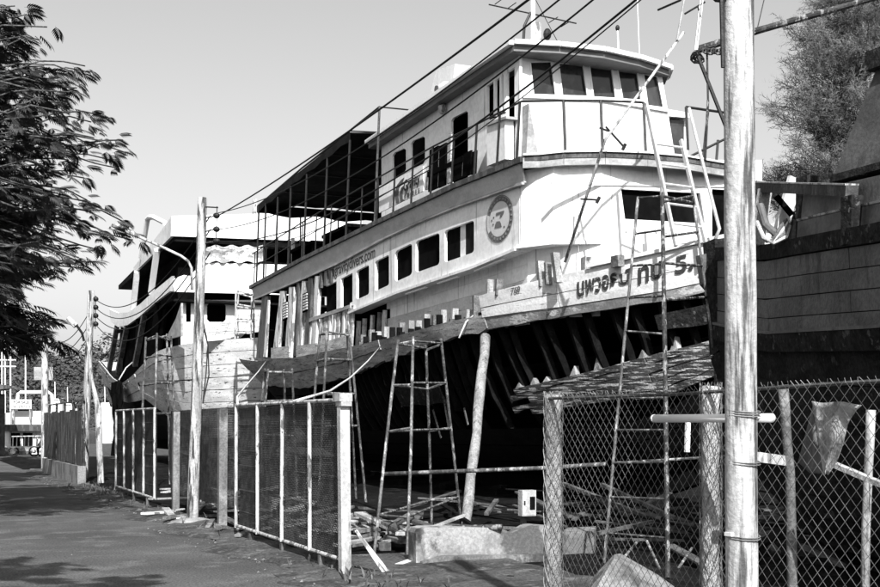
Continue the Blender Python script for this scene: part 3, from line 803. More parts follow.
# starboard rails and lower wing house
b = B(); quadY(b, 24.3, [(668, 178), (688, 178), (688, 116), (668, 113)], .06); wg = b.build("wing_wall", "white_side", ship)
b = B(); quadY(b, 24.24, [(671, 170), (684, 170), (684, 121), (671, 118)], .03); b.build("window_pane", "glass", wg)
b = B(); quadY(b, 24.1, [(667, 116), (690, 118), (690, 113), (667, 109)], .5); b.build("wing_roof", "white_side", ship)
for a, c in (((686, 107), (727, 113)), ((686, 107), (688, 150)), ((687, 158), (727, 138)), ((708, 111), (703, 160)), ((718, 140), (716, 165))):
    rail([atY(*a, 21.4), atY(*c, 21.4)], .028)
# awning over the after deck
caz = line((30, 9.78), (32.3, 9.7), (41.5, 9.35), (42, 9.25))
rows = []
for i in range(9):
    Y = 31.8 + (41.6 - 31.8) * i / 8; r = []
    for j in range(9):
        X = 11.08 + (16.7 - 11.08) * j / 8
        r.append((X, Y + (.05 * math.sin(j * 2.1) if i == 8 else 0), caz(Y) + .16 * math.sin(math.pi * j / 8) - .10 * math.sin(math.pi * ((i * 2) % 4) / 4) * math.sin(math.pi * j / 8) - .05 * (j % 2 if i == 8 else 0) - (.02 * math.sin(i * 9) if j == 0 else 0)))
    rows.append(r)
aw = B().slab(rows, (0, 0, .03)).build("awning", "canvas_dark", ship)
B().slab([[(11.05, Y, caz(Y) - .20 - .03 * math.sin(Y * 4)), (11.05, Y, caz(Y) + .03)] for Y in [31.8 + .35 * i for i in range(29)]], (.02, 0, 0)).build("valance", "canvas_dark", aw)
B().slab([[(X, 41.62, caz(41.6) - .25 - .06 * math.sin(X * 3.2)), (X, 41.62, caz(41.6) + .08)] for X in [11.08 + .4 * i for i in range(15)]], (0, .02, 0)).build("valance", "canvas_dark", aw)
for x, y in ((259, 205), (266, 203), (278, 197), (291, 186), (307, 174), (327.5, 158), (350, 140), (379.5, 107)):
    t_ = atX(x, y, 11.07); rail([(11.07, t_.y + .35, zd(t_.y + .3)), t_], .032, "black_steel" if x < 370 else "dark_post", "awning_post")
for X in (16.6,):
    for Y in (41.4, 38, 35, 32): rail([(X, Y, 6.7), (X, Y, caz(Y))], .032, "black_steel", "awning_post")
for X in (12.6, 14, 15.3): rail([(X, 41.5, 6.65), (X, 41.5, caz(41.5))], .03, "black_steel", "awning_post")
e0 = atX(379.5, 107, 11.07)
rail([e0, atX(342, 137, 11.07), atX(302, 168, 11.07), atX(259, 205, 11.07)], .03, "black_steel", "awning_frame")
rail([e0, (e0.x + 1.5, e0.y, e0.z + .02)], .02, "black_steel", "awning_frame")
rail([atX(350, 131, 11.07), atX(350, 131, 11.07) + Vector((1.9, 0, .1))], .02, "black_steel", "awning_frame")
for Y in (34, 36.5, 39): rail([(11.1, Y, caz(Y) - .03), (16.6, Y, caz(Y) - .03)], .025, "black_steel", "awning_frame")
rail([(11.1, 41.5, 7.9), (16.6, 41.5, 7.9)], .02); rail([(11.1, 41.5, 7.4), (16.6, 41.5, 7.4)], .016)
# benches and clutter under the awning
for y0, y1 in ((33.5, 36), (37, 39.5)):
    B().box(11.6, 12.5, y0, y1, 7.45, 7.55).build("bench_top", "void_black", ship)
    for yy in (y0 + .1, y1 - .2): B().box(11.65, 12.4, yy, yy + .1, 6.8, 7.448).build("bench_leg", "void_black", ship)
B().box(11.9, 12.0, 40.2, 40.3, 6.72, 8.1).build("post", "white_post", ship)
# aerial mast
m0 = Vector((12.2, 23.2, 9.5))
mast = rail([m0, m0 + Vector((0, 0, 2.1))], [.06, .05], "white_clean", "mast")
rail([m0 + Vector((.12, 0, 0)), m0 + Vector((.12, 0, .8))], .08, "pale_steel", "mast_foot", mast)
rail([m0 + Vector((-.9, .3, 1.15)), m0 + Vector((.9, -.3, .8))], .015, "black_steel", "aerial_boom", mast)
for s_ in (-.8, -.5, .5, .8): rail([m0 + Vector((s_, -.2, 1.0 - s_ * .17)), m0 + Vector((s_, .2, 1.0 - s_ * .17))], .01, "black_steel", "aerial_rod", mast)
B().ball(m0 + Vector((.3, -.1, .55)), .09, .09, .13).build("horn", "black_steel", mast)
B().ball(m0 + Vector((.0, -.1, 1.85)), .12, .12, .07).build("radar_dome", "black_steel", mast)
rail([m0 + Vector((-.2, 0, 1.9)), m0 + Vector((.25, 0, 1.75))], .03, "black_steel", "cross_arm", mast)
rail([m0 + Vector((-.25, 0, .0)), m0 + Vector((-.2, 0, .7)), m0 + Vector((-.05, 0, 1.0))], .03, "black_steel", "cable_loop", mast)
rail([m0 + Vector((.0, 0, 1.4)), m0 + Vector((.55, -.2, .3))], .008, "black_steel", "stay", mast)
a1 = atY(619, 52, 24); rail([a1 + Vector((0, 0, -.4)), atY(617.5, 30, 24)], .022, "white_clean", "light_staff", mast)
B().ball(atY(617.5, 28, 24), .05, .05, .07).build("masthead_light", "black_steel", mast)
a1 = atY(640, 55, 24.3); rail([a1 + Vector((0, 0, -.4)), atY(637, -10, 24.3)], .012, "white_clean", "whip_aerial", mast)
# name on the bow
p = B()
def bowpt(px, py):
    Y = line((560, 21.0), (575, 20.6), (625, 19.65), (662, 19.0), (715, 18.15))(px)
    X = hullX(Y, 4.5, -1, .08); a_, b__, h = ray(px, py); t = math.hypot(X, Y) / math.hypot(a_, b__)
    return Vector((X, Y, EYE + h * t))
def hullray(px, py, off):
    a_, b__, h = ray(px, py); t = 17.0
    t = 20.0
    while t < 28:
        if a_ * t >= hullX(b__ * t, EYE + h * t, -1, off): break
        t += .004
    return Vector((a_ * t, b__ * t, EYE + h * t))
for s_, x0, x1, y0, y1, hp_ in (("นพวอธ", 577, 617, 296, 286, 14), ("น์", 619, 632, 285, 281.5, 14), ("ทบ", 638, 662, 284, 276, 16), ("5.", 675, 693, 274, 269, 17), ("760", 511, 520, 294, 291.5, 6)):
    v, f_ = text_mesh(s_, 1.0, 0, .03)
    xa, xb, yb = min(q[0] for q in v), max(q[0] for q in v), max(q[1] for q in v)
    out = []
    for q in v:
        g = (q[0] - xa) / (xb - xa); out.append(hullray(x0 + (x1 - x0) * g, y0 + (y1 - y0) * g - q[1] / yb * hp_, .085))
    link("lettering", [tuple(q) for q in out], f_, "letter_black" if s_ != "760" else "letter_grey", ship)
for s_ in ():
    try:
        A, Bp = bowpt(x0, y0), bowpt(x1, y1)
        nrm = Vector((Bp - A)).cross(Vector((0, 0, 1))); nrm = -nrm if nrm.y > 0 else nrm
        place_text(s_, A + nrm.normalized() * .03, Bp + nrm.normalized() * .03, hh, nrm, "letter_black", ship)
    except Exception as ex:
        print("text", ex)
# ------------------------------------------------------------------ the white boat beyond
random.seed(11)
C2 = 12.7
far = empty("wooden_boat", (C2, 54, 0), "white boat with flaking plank hull and wide roof, beyond the larger boat's stern", "boat")
def hb2(Y): return 3.55 * (1 - (min(1, (51 - Y) / 5.0)) ** 2.2) if Y < 51 else 3.55
zs2 = line((43.7, 5.3), (48, 5.0), (52, 4.55), (56, 4.0), (59, 3.7), (62, 4.1), (67, 5.2))
zb2 = line((43.7, 1.2), (49, 1.2), (52.5, 2.2), (55, 2.9), (59, 2.8), (62, 3.0), (67, 4.0))
def h2x(Y, z, side=-1): return C2 + side * hb2(Y) * (max(.02, (z - .5)) / (zs2(Y) - .5)) ** .3
for k in range(8):
    cuts = sorted([46.05, 67] + [random.uniform(47.5, 65) for _ in range(4)])
    for a, c in zip(cuts, cuts[1:]):
        if c - a < .6: continue
        rows = []
        nn = max(3, int((c - a) / .8)); pj = random.uniform(-.03, .03)
        for i in range(nn + 1):
            Y = a + .02 + (c - a - .04) * i / nn
            zt = zs2(Y) - (zs2(Y) - zb2(Y)) * k / 8; zb = zs2(Y) - (zs2(Y) - zb2(Y)) * (k + .955) / 8
            rows.append([(h2x(Y, zb) + pj, Y, zb), (h2x(Y, zt) + pj, Y, zt)])
        B().slab(rows, (.06, 0, 0)).build("plank", "peeling_white", far)
b = B()
rows = [[(h2x(Y, z) + .12, Y, z) for z in [.55 + (zs2(Y) - .6) * j / 6 for j in range(7)]] for Y in [46.1 + 1.045 * i for i in range(21)]]
b.slab(rows, (.05, 0, 0)).build("hull_backing", "hull_black", far)
rows = [[(h2x(Y, z, 1), Y, z) for z in [.55 + (zs2(Y) - .6) * j / 6 for j in range(7)]] for Y in [46.1 + 1.045 * i for i in range(21)]]
B().slab(rows, (-.06, 0, 0)).build("hull_far_side", "hull_black", far)
B().slab([[(C2 - max(.1, hb2(Y) - .2), Y, zs2(Y) - .5), (C2 + max(.1, hb2(Y) - .2), Y, zs2(Y) - .5)] for Y in [46.6 + 2 * i for i in range(11)]], (0, 0, .06)).build("main_deck", "dark_timber", far)
B().bar((C2, 66, 2.5), (C2, 46.5, .4), .3, .5).build("keel", "dark_timber", far)
B().bar((C2, 46.5, .4), (C2, 45.8, 5.4), .25, .3).build("stem", "dark_timber", far)
B().slab([[(h2x(67, z), 67.02, z), (2 * C2 - h2x(67, z), 67.02, z)] for z in (1.5, 3, 4, 5.15)], (0, .08, 0)).build("stern_board", "peeling_white", far)
YA, XA = 48.0, 9.33
b = B(); quadY(b, YA, [(172, 216), (362, 211), (362, 243), (171, 236)], .12); rf = b.build("roof_fascia", "white_clean", far)
b = B(); b.prism([atX(171.6, 216, XA), atX(171.6, 236, XA), atX(134, 273, XA), atX(133.5, 267.5, XA), atX(152, 243, XA)], (.1, 0, 0)); b.build("roof_fascia", "white_side", far)
B().hexa([(XA + .11, 48.13, 8.95), (16.4, 48.13, 8.95), (16.4, 62, 8.5), (XA + .11, 62, 8.5), (XA + .11, 48.13, 9.4), (16.4, 48.13, 9.4), (16.4, 62, 8.7), (XA + .11, 62, 8.7)]).build("roof", "dark_timber", far)
B().tube([atX(141, 258, XA), atX(147.5, 219.5, XA), atX(150, 217, XA), atX(154, 217.5, XA), atX(165, 223, XA + .1)], .11, 8).build("roof_frame", "white_clean", far)
# upper works: black box painting the unlit interior, bulwark, wall
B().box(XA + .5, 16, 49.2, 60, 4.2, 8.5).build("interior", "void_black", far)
b = B(); quadY(b, 47.9, [(190, 276), (203, 262.5), (262, 264), (330, 266), (330, 297), (262, 294), (203, 292.5), (170, 291.5), (173, 279), (184, 275)], .12); b.build("front_bulwark", "white_clean", far)
rows = [[atX(xb, yb, 9.2), atX(xt, yt, 9.2)] for xt, yt, xb, yb in ((172, 276, 170, 291), (155, 290, 155, 302.5), (140, 304, 140, 316), (127.5, 312.5, 127.5, 325), (118, 313, 118, 327), (109, 309, 111, 322))]
B().slab(rows, (.1, 0, 0)).build("side_bulwark", "white_side", far)
B().slab([[(9.35, Y, 6.6 - .02 * (Y - 48)), (16.2, Y, 6.6 - .02 * (Y - 48))] for Y in (48.05, 55, 62)], (0, 0, .08)).build("upper_deck", "dark_timber", far)
b = B()
rows = [[atY(x, y + 1.2 * math.sin(x * .4), 47.85 + .08 * math.sin(x * .7) + .05 * math.sin(y)) for x in range(203, 264, 3)] for y in (246, 250, 254, 258, 262)]
b.slab(rows, (0, .02, 0)).build("plastic_sheet", "plastic_sheet", far)
b = B()
for p in ([(181, 345), (186, 345), (186, 300), (181, 300)], [(191, 345), (207, 345), (207, 300), (191, 300)], [(226, 345), (236, 345), (236, 300), (226, 300)],
          [(186, 303), (191, 303), (191, 300), (186, 300)], [(207, 303), (226, 303), (226, 300), (207, 300)], [(186, 345), (191, 345), (191, 322), (186, 322)], [(207, 345), (226, 345), (226, 322), (207, 322)]):
    quadY(b, 48.6, p, .08)
for x0, x1 in ((207.0, 226.0),):
    for xx, s_ in ((x0, 1), (x1, -1)):
        for yy, v_ in ((303, 1), (322, -1)): quadY(b, 48.6, [(xx, yy), (xx + 2.5 * s_, yy), (xx, yy + 2.5 * v_)], .07)
b.build("house_wall", "white_clean", far)
b = B(); quadY(b, 48.3, [(236, 342), (262, 318), (262, 300), (236, 300)], .08); b.build("house_wall", "white_side", far)
for k in range(6):
    b = B(); x = 206 + k * 9.5
    b.prism([atY(x, 337.5 - k * 1, 46.9), atY(x + 9, 336.5 - k * 1, 46.9), atY(x + 15, 318 - k * 2.6 + 6, 47.8), atY(x + 6, 320 - k * 2.6 + 6, 47.8)], (0, .02, .05)).build("hatch_board", "grey_board", far)
for xt, yt, xb, yb, m_ in ((157, 250, 151, 293, "white_clean"), (137, 272, 133, 310, "white_side"), (145, 312, 135, 365, "dark_post"), (127, 326, 118, 372, "dark_post"), (117, 327, 108, 376, "dark_post"), (122, 327, 121, 372, "dark_timber"), (139, 318, 137, 350, "void_black"), (158, 304, 152, 352, "void_black")):
    B().bar(atX(xb, yb, 9.32), atX(xt, yt, 9.32), .22 if m_ != "dark_timber" else .12).build("post", m_, far)
b = B(); b.prism([(9.5, 52, 4.2), (9.5, 62, 3.9), (9.5, 62, 6.3), (9.5, 50, 6.5)], (.1, 0, 0)); b.build("side_opening", "void_black", far)  # black slab painting the shaded side opening
b = B(); b.prism([atX(165, 340, 9.42), atX(181, 336, 9.42), atX(181, 303, 9.42), atX(176, 318, 9.42)], (.08, 0, 0)); b.build("side_panel", "grey_trim", far)
B().tube([(13.2, 50, 9.2), (13.2, 50, 11.2)], .12, 8).build("mast", "pale_steel", far)
B().ball((13.2, 50, 10.3), .25, .25, .2).build("radar_dome", "black_steel", far)
# black sacking hanging at its far end
rows = [[(8.85 + .1 * math.sin(i * 1.7 + j), 57.6 + .38 * i, 3.75 - .5 * j - .1 * math.sin(i * 2)) for i in range(7)] for j in range(8)]
B().slab(rows, (.06, 0, 0)).build("hanging_sacking", "void_black", None, False, label="black sacking hanging from the flaking hull near the gap in the fence", category="sacking")

# ------------------------------------------------------------------ the dark boat close by
random.seed(12)
C3 = 9.8
near = empty("wooden_boat", (C3, 5, 0), "dark grey hull with black rubbing strake close behind the chain-link fence", "boat")
YB0, YB1 = -5.0, 13.2
def x3(Y): return 7.0 + 2.65 * max(0, (Y - 4) / 9.2) ** 1.7 if Y > 4 else 7.0 + .25 * max(0, (-1 - Y) / 4) ** 2
zg3 = line((-6, 3.3), (0, 3.25), (8, 3.38), (11, 3.64), (13.3, 3.99))
zr3 = line((-6, 2.4), (0, 2.38), (8, 2.44), (11, 2.62), (13.3, 2.95))
zk3 = lambda Y: .06 + (2.0 * ((Y - 10.5) / 2.7) ** 2 if Y > 10.5 else 0)
def h3(Y, z, side=-1):
    hbm = C3 - x3(Y); r = zr3(Y)
    if z >= r: g = .965 + .035 * (z - r) / (zg3(Y) - r)
    else: g = .965 * max(0, (z - zk3(Y)) / (r - zk3(Y))) ** .42
    return C3 + side * max(.06, hbm * g)
Ys3 = [YB0 + (YB1 - YB0) * i / 30 for i in range(31)]
def band3(name, mat, zt, zb, off, th, y0=YB0, y1=YB1, side=-1, parent=near, n=30):
    ys_ = [y0 + (y1 - y0) * i / n for i in range(n + 1)]
    return B().slab([[(h3(Y, zb(Y), side) + side * off, Y, zb(Y)), (h3(Y, (zb(Y) + zt(Y)) / 2, side) + side * off, Y, (zb(Y) + zt(Y)) / 2), (h3(Y, zt(Y), side) + side * off, Y, zt(Y))] for Y in ys_], (-side * th, 0, 0)).build(name, mat, parent)
cap0 = lambda Y: zg3(Y) - .17
for k in range(4):
    cy = [YB0, random.uniform(1, 4), random.uniform(6.5, 10), YB1]
    for a, c in zip(cy, cy[1:]):
        band3("plank", "near_hull", lambda Y, k=k: cap0(Y) - (cap0(Y) - zr3(Y)) * (k + .03) / 4, lambda Y, k=k: cap0(Y) - (cap0(Y) - zr3(Y)) * (k + .98) / 4, random.uniform(-.004, .006), .06, a + .008, c - .008, n=14)
band3("hull_backing", "hull_black", cap0, zr3, -.07, .04)
band3("gunwale", "near_black", lambda Y: zg3(Y), lambda Y: zg3(Y) - .165, .03, .14)
band3("rubbing_strake", "near_black", lambda Y: zr3(Y) + .03, lambda Y: zr3(Y) - .16, .07, .12)
band3("strake_cap", "near_coaming", lambda Y: zr3(Y) + .065, lambda Y: zr3(Y) + .034, .08, .1)
for k in range(6):
    band3("plank", "near_low_shade", lambda Y, k=k: zr3(Y) - .1 - (zr3(Y) - .1 - zk3(Y)) * k / 6, lambda Y, k=k: zr3(Y) - .1 - (zr3(Y) - .1 - zk3(Y)) * (k + .985) / 6, -.01, .05)
for k in range(6):
    band3("planking", "hull_black", lambda Y, k=k: zg3(Y) - (zg3(Y) - zk3(Y)) * k / 6, lambda Y, k=k: zg3(Y) - (zg3(Y) - zk3(Y)) * (k + .985) / 6, 0, .05, side=1)
B().slab([[(h3(Y, zg3(Y)) + .12, Y, zg3(Y) - .3), (2 * C3 - h3(Y, zg3(Y)) - .12, Y, zg3(Y) - .3)] for Y in Ys3[:-2]], (0, 0, .06)).build("deck", "dark_timber", near)
b = B()
for p, q in (((C3, -4.8, .05), (C3, 10.6, .05)), ((C3, 10.6, .05), (C3, 12.4, 1.1)), ((C3, 12.4, 1.1), (C3, 13.3, 2.6)), ((C3, 13.3, 2.6), (C3, 13.45, 4.1))): b.bar(p, q, .2, .26)
b.build("keel", "near_black", near)
B().slab([[(h3(YB0, z), YB0, z), (2 * C3 - h3(YB0, z), YB0, z)] for z in (.4, 1, 1.6, 2.4, 3.2)], (0, .06, 0)).build("transom", "near_hull", near)
# flared bow cheek
B().prism([atY(x, y, 13.5) for x, y in ((700, 255), (723, 250), (723, 330), (716, 330), (711, 292), (704, 284))], (0, .1, 0)).build("bow_cheek", "near_hull", near)
# coaming above the gunwale, in two steps with a pale edge
cy = [10.2 - .45 * i for i in range(26)]
def cx_(Y): return h3(Y, zg3(Y)) + .10
B().slab([[(cx_(Y), Y, zg3(Y) + .003), (cx_(Y) + .02, Y, zg3(Y) + .20)] for Y in cy], (.06, 0, 0)).build("coaming", "near_coaming", near)
B().slab([[(cx_(Y) + .01, Y, zg3(Y) + .203), (cx_(Y) + .0, Y, zg3(Y) + .222)] for Y in cy], (.1, 0, 0)).build("coaming_edge", "pale_steel", near)
B().slab([[(cx_(Y) + .06, Y, zg3(Y) + .2225), (cx_(Y) + .09, Y, zg3(Y) + .50 - .02 * (10.2 - Y))] for Y in cy], (.05, 0, 0)).build("coaming", "near_coaming", near)
p = atX(797, 212, cx_(9.9) + .2); B().box(p.x, p.x + .14, p.y - .16, p.y + .02, 3.4, p.z + .36).build("bitt", "near_black", near)
a, c = atT(748, 187, 14.2), atT(852, 191, 11.2)
B().bar(a, c, .12, .10).build("cross_beam", "dark_post", near)
B().bar(a + Vector((0, 0, .06)), c + Vector((0, 0, .06)), .13, .015).build("beam_edge", "pale_steel", near)
p = atT(852, 205, 11.2); B().bar((p.x, p.y, 3.3), (c.x, c.y, c.z - .05), .14).build("beam_post", "near_black", near)
a2 = atT(752, 205, 14.1); B().bar((a2.x, a2.y, 3.4), (a.x, a.y, a.z - .05), .12).build("beam_post", "near_black", near)
for (x0, y0, x1, y1, w_, m_, t_) in ((757, 245, 765, 190, .16, "lit_timber", 13.6), (778, 240, 795, 178, .16, "white_post", 13.3), (776, 196, 792, 215, .06, "void_black", 13.2)):
    B().bar(atT(x0, y0, t_), atT(x1, y1, t_), w_, .05).build("upright", m_, near)
b = B(); b.prism([atT(x, y, 12.9) for x, y in ((808, 203), (846, 204), (846, 197), (812, 197))], (.1, .1, 0)); b.build("white_board", "white_clean", near)
b = B(); b.prism([atT(x, y, 14.4) for x, y in ((757, 180), (784, 184), (790, 189), (757, 187))], (.1, .3, 0)); b.build("board", "grey_board", near)
for k in range(4):
    z = .10 * k
    pts = [atT(757 + 2 * k, 222 + 5 * k, 12.9), atT(764 + k, 238 + k, 12.7), atT(774, 243 - k, 12.6), atT(786 - 2 * k, 237 - 3 * k, 12.6), atT(789 - k, 226 - 2 * k, 12.8)]
    B().tube(pts, .022, 6).build("hose", "rope" if k % 2 == 0 else "old_timber", near)
B().tube([atT(760, 205, 13), atT(766, 225, 12.9), atT(780, 238, 12.7)], .04, 8).build("hose", "near_coaming", near)
# tapered casing above the deck at the right
cs = [Vector(v) for v in ((8.2, 9.35, 4.07), (10.6, 9.35, 4.07), (10.6, 5.8, 4.0), (8.2, 5.8, 4.0), (8.42, 9.02, 5.02), (10.3, 9.02, 5.02), (10.3, 5.8, 5.02), (8.42, 5.8, 5.02))]
cas = B().hexa([cs[0], cs[3], cs[2], cs[1], cs[4], cs[7], cs[6], cs[5]]).build("casing", "casing_grey", near)
B().box(8.34, 10.4, 5.7, 9.08, 5.022, 5.2).build("casing_cap", "near_black", cas)
B().box(8.17, 10.62, 5.75, 9.37, 4.0, 4.068).build("casing_rim", "near_black", cas)
for xx, yy in ((8.45, 8.9), (8.45, 8.3), (10.2, 8.9), (8.45, 6.2), (10.2, 6.2)):
    B().box(xx, xx + .22, yy - .2, yy, 3.1, 3.998).build("casing_leg", "near_black", cas)
B().box(8.7, 10.2, 6, 8.6, 3.1, 3.99).build("casing_core", "void_black", cas)
# boom, tackle and stays
e1 = atT(900, -9, 14.0)
B().tube([atT(697, 50, 14.2), atT(760, 30, 14.1), e1], [.045, .04, .03], 10).build("boom", "rusty_dark", near)
B().tube([(e1.x, e1.y, 3.05), (e1.x, e1.y, e1.z + 1.5)], [.1, .08], 10).build("mast", "rusty_dark", near)
for x0, y0, x1, y1, r_, m_ in ((697, 54, 735, 150, .022, "black_steel"), (705, 50, 727, 51, .02, "rusty_dark"), (707, 52, 708, 100, .012, "black_steel"), (708, 100, 705, 160, .015, "rusty_dark"),
                               (704.5, -14, 697, 50, .012, "alloy"), (702, -14, 695, 50, .012, "alloy"), (684.6, 14, 705, 2, .012, "black_steel"), (698, 6, 701, 18, .012, "black_steel"), (757, 30, 764, 0, .006, "black_steel")):
    B().tube([atT(x0, y0, 14.15), atT(x1, y1, 14.15)], r_, 6).build("stay", m_, near)
for k in range(5):
    c = atT(695 + 1.2 * k, 57 + 1.5 * math.sin(k * 2), 14.15); R = .055
    B().tube([c + Vector((R * math.cos(a_), .02 * math.sin(a_ * 2), R * math.sin(a_))) for a_ in [i * .63 for i in range(11)]], .010, 5).build("tackle", "near_black", near)
for k in range(6):
    c = atT(706 + 4 * k, 51 + (k % 2), 14.1)
    B().tube([c + Vector((.05 * math.cos(a_), .0, .03 * math.sin(a_))) for a_ in [i * .9 for i in range(8)]], .010, 5).build("chain_link", "rusty_dark", near)
# ------------------------------------------------------------------ fences, poles, wires
random.seed(21)
FX = 4.35
def mesh_wire(X, y0, y1, z0, z1, cell, r, parent, mat, bow=0.0, name="wire_mesh"):
    b = B(); H = z1 - z0; n = int((y1 - y0 + H) / cell) + 1
    for s in (1, -1):
        for i in range(n):
            ya = y0 - H + i * cell
            # wire z = z0 + (y - ya) for s = 1, mirrored for s = -1
            lo, hi = max(y0, ya), min(y1, ya + H)
            if hi - lo < .02: continue
            k = 5; pts = []
            for j in range(k + 1):
                y = lo + (hi - lo) * j / k
                z = z0 + (y - ya) if s == 1 else z1 - (y - ya)
                x = X + s * .003 + bow * math.sin((y - y0) * 1.7) * math.sin((z - z0) / H * 3.1)
                pts.append((x, y, z))
            b.tube(pts, r, 3, False)
    return b.build(name, mat, parent, False, kind="stuff")
def gnarly(pts, r, n=10, jit=.12):
    rs = []
    for i in range(len(pts)): rs.append((r if not isinstance(r, (list, tuple)) else r[i]) * random.uniform(1 - jit, 1 + jit))
    return B().tube(pts, rs, n)
# chain-link fence on the right, between wooden posts wrapped in netting
f = empty("chain_link_fence", (FX, 6, 0), "chain-link fence on netting-wrapped wooden posts at the right foreground", "fence")
for px, r in ((545, .062), (701, .055)):
    a, b_, h = ray(px, 400); Y = b_ * FX / a
    pts = [(FX + .07 + random.uniform(-.008, .008), Y + random.uniform(-.008, .008), z) for z in [-.05 + .16 * i for i in range(13)]]
    po = gnarly(pts, r, 12, .07).build("post", "lit_timber", f, True)
    b = B()
    for s in (1, -1):
        for k in range(7):
            ph = k * 2 * math.pi / 7
            b.tube([(FX + .07 + math.cos(ph + s * q * .42) * (r + .012), Y + math.sin(ph + s * q * .42) * (r + .012), .02 + q * .075) for q in range(26)], .0028, 3, False)
    b.build("netting", "wire_metal", po, False, kind="stuff")
mesh_wire(FX, 3.2, 8.1, .02, 1.86, .080, .0018, f, "wire_metal", .015)
B().tube([(FX + .02, 8.1, 1.84), (FX + .03, 6.5, 1.83), (FX + .02, 4.8, 1.85), (FX + .02, 3.2, 1.85)], .012, 6).build("top_wire", "wire_dull", f)
B().tube([(FX + .02, 8.1, .06), (FX + .02, 3.2, .06)], .006, 6).build("bottom_wire", "wire_dull", f)
b = B()
for i in range(112):
    y = 3.2 + i * .044; b.tube([(FX, y, 1.85), (FX - .01 + random.uniform(-.01, .01), y + random.uniform(-.01, .02), 1.875)], .0018, 3, False)
b.build("wire_tips", "wire_metal", f, False, kind="stuff")
# framed mesh gate leaf beside the concrete post
def framed(y0, y1, z0, z1, ny, label, mat="pale_steel", mm="wire_dull", tilt=0, X=FX):
    g = empty("mesh_gate" if "gate" in label else "chain_link_fence", (X, (y0 + y1) / 2, 0), label, "gate" if "gate" in label else "fence")
    B().tube([(X, y0, z1), (X, y1, z1 + .02)], .022, 8).build("top_rail", mat, g)
    B().tube([(X, y0, z0), (X, y1, z0 + .03)], .024, 8).build("bottom_rail", mat, g)
    for i in range(ny):
        y = y0 + (y1 - y0) * i / (ny - 1)
        B().tube([(X - .012, y + tilt, z0), (X - .012 + random.uniform(-.01, .01), y + random.uniform(-.03, .03), z1)], .024, 8).build("upright", mat, g)
    mesh_wire(X + .03, y0, y1, z0, z1 - .02, .046, .0048, g, mm, .02)
    for i in range(1, 6):
        z = z0 + (z1 - z0) * i / 6 + random.uniform(-.05, .05)
        B().tube([(X + .03, y0, z), (X + .03, y1, z + random.uniform(-.02, .02))], .004, 5).build("tie_wire", mm, g)
    for i in range(3):
        y = y0 + (y1 - y0) * (i + .5) / 3; B().box(X - .03, X + .03, y - .03, y + .03, -.05, z0 - .02).build("foot", "dark_post", g)
    return g
framed(12.72, 17.5, .17, 1.93, 5, "framed mesh gate leaf of pale tubes hung beside the concrete post")
framed(24.0, 28.9, .25, 2.0, 5, "framed mesh panel of pale tubes beside the black gap in the fence")
# middle run: sagging mesh between old concrete posts
g = empty("chain_link_fence", (4.55, 21, 0), "sagging wire fence on stained posts behind the utility pole", "fence")
for px, w_ in ((175, .12), (221, .13)):
    a, b_, h = ray(px, 400); Y = b_ * 4.55 / a
    B().prism([(4.5, Y - w_ / 2, -.05), (4.5 + w_, Y - w_ / 2, -.05), (4.5 + w_, Y + w_ / 2, -.05), (4.5, Y + w_ / 2, -.05)], (.02, .03, 1.98)).build("post", "concrete_grey", g)
mesh_wire(4.66, 17.6, 24.0, .35, 1.95, .05, .0050, g, "wire_dull", .04)
for z in (.6, 1.15, 1.9): B().tube([(4.67, 17.6, z), (4.68, 21, z - .03), (4.67, 24, z)], .006, 5).build("strand", "wire_dull", g)
# concrete post with cap
cp = empty("concrete_post", (FX, 12.55, 0), "pale concrete gatepost with flat cap at the end of the mesh gate", "post")
a, b_, h = ray(345, 400); Y = b_ * FX / a
B().prism([(FX - .055, Y - .055, -.02), (FX + .055, Y - .055, -.02), (FX + .055, Y + .055, -.02), (FX - .055, Y + .055, -.02)], (.0, .06, 1.93)).build("shaft", "concrete_post", cp)
B().box(FX - .075, FX + .075, Y - .03, Y + .20, 1.912, 2.0).build("cap", "concrete_post", cp)
B().box(FX - .06, FX + .06, Y - .05, Y + .14, 1.86, 1.91).build("cap_neck", "concrete_post", cp)
for i, (dx, dy) in enumerate(((.12, .02), (.2, -.06))):
    B().bar((FX + dx + .25, Y - .25 - dy, .03), (FX + dx, Y - .02, .5 - .1 * i), .04, .02).build("lath", "white_post", None, label=("longer" if i == 0 else "shorter") + " white lath leaning at the foot of the concrete gatepost", category="lath", group="laths at the gatepost")
# far sheet-metal fence on a concrete base
g = empty("sheet_fence", (FX, 40, 0), "dark corrugated sheet fence on a low concrete base, far along the street", "fence")
B().box(FX - .1, FX + .12, 35.2, 45.2, -.05, .56).build("base_wall", "concrete_grey", g)
for k in range(8):
    y0 = 35.2 + k * 1.25; rows = []
    for i in range(11):
        y = y0 + 1.23 * i / 10; x = FX + .02 * math.sin(i * 2.3) - .03 * (k % 2)
        rows.append([(x, y, .57 + .02 * (k % 3)), (x + random.uniform(-.01, .01), y, 2.12 + .04 * (k % 2))])
    B().slab(rows, (.012, 0, 0)).build("sheet", "sheet_dark", g)
for k in range(5):
    y = 35.4 + k * 2.3; B().box(FX + .05, FX + .13, y, y + .08, .5, 2.45).build("post", "rusty_dark", g)
B().bar((FX + .09, 35.3, 2.4), (FX + .09, 44.8, 2.42), .04).build("top_bar", "rusty_dark", g)

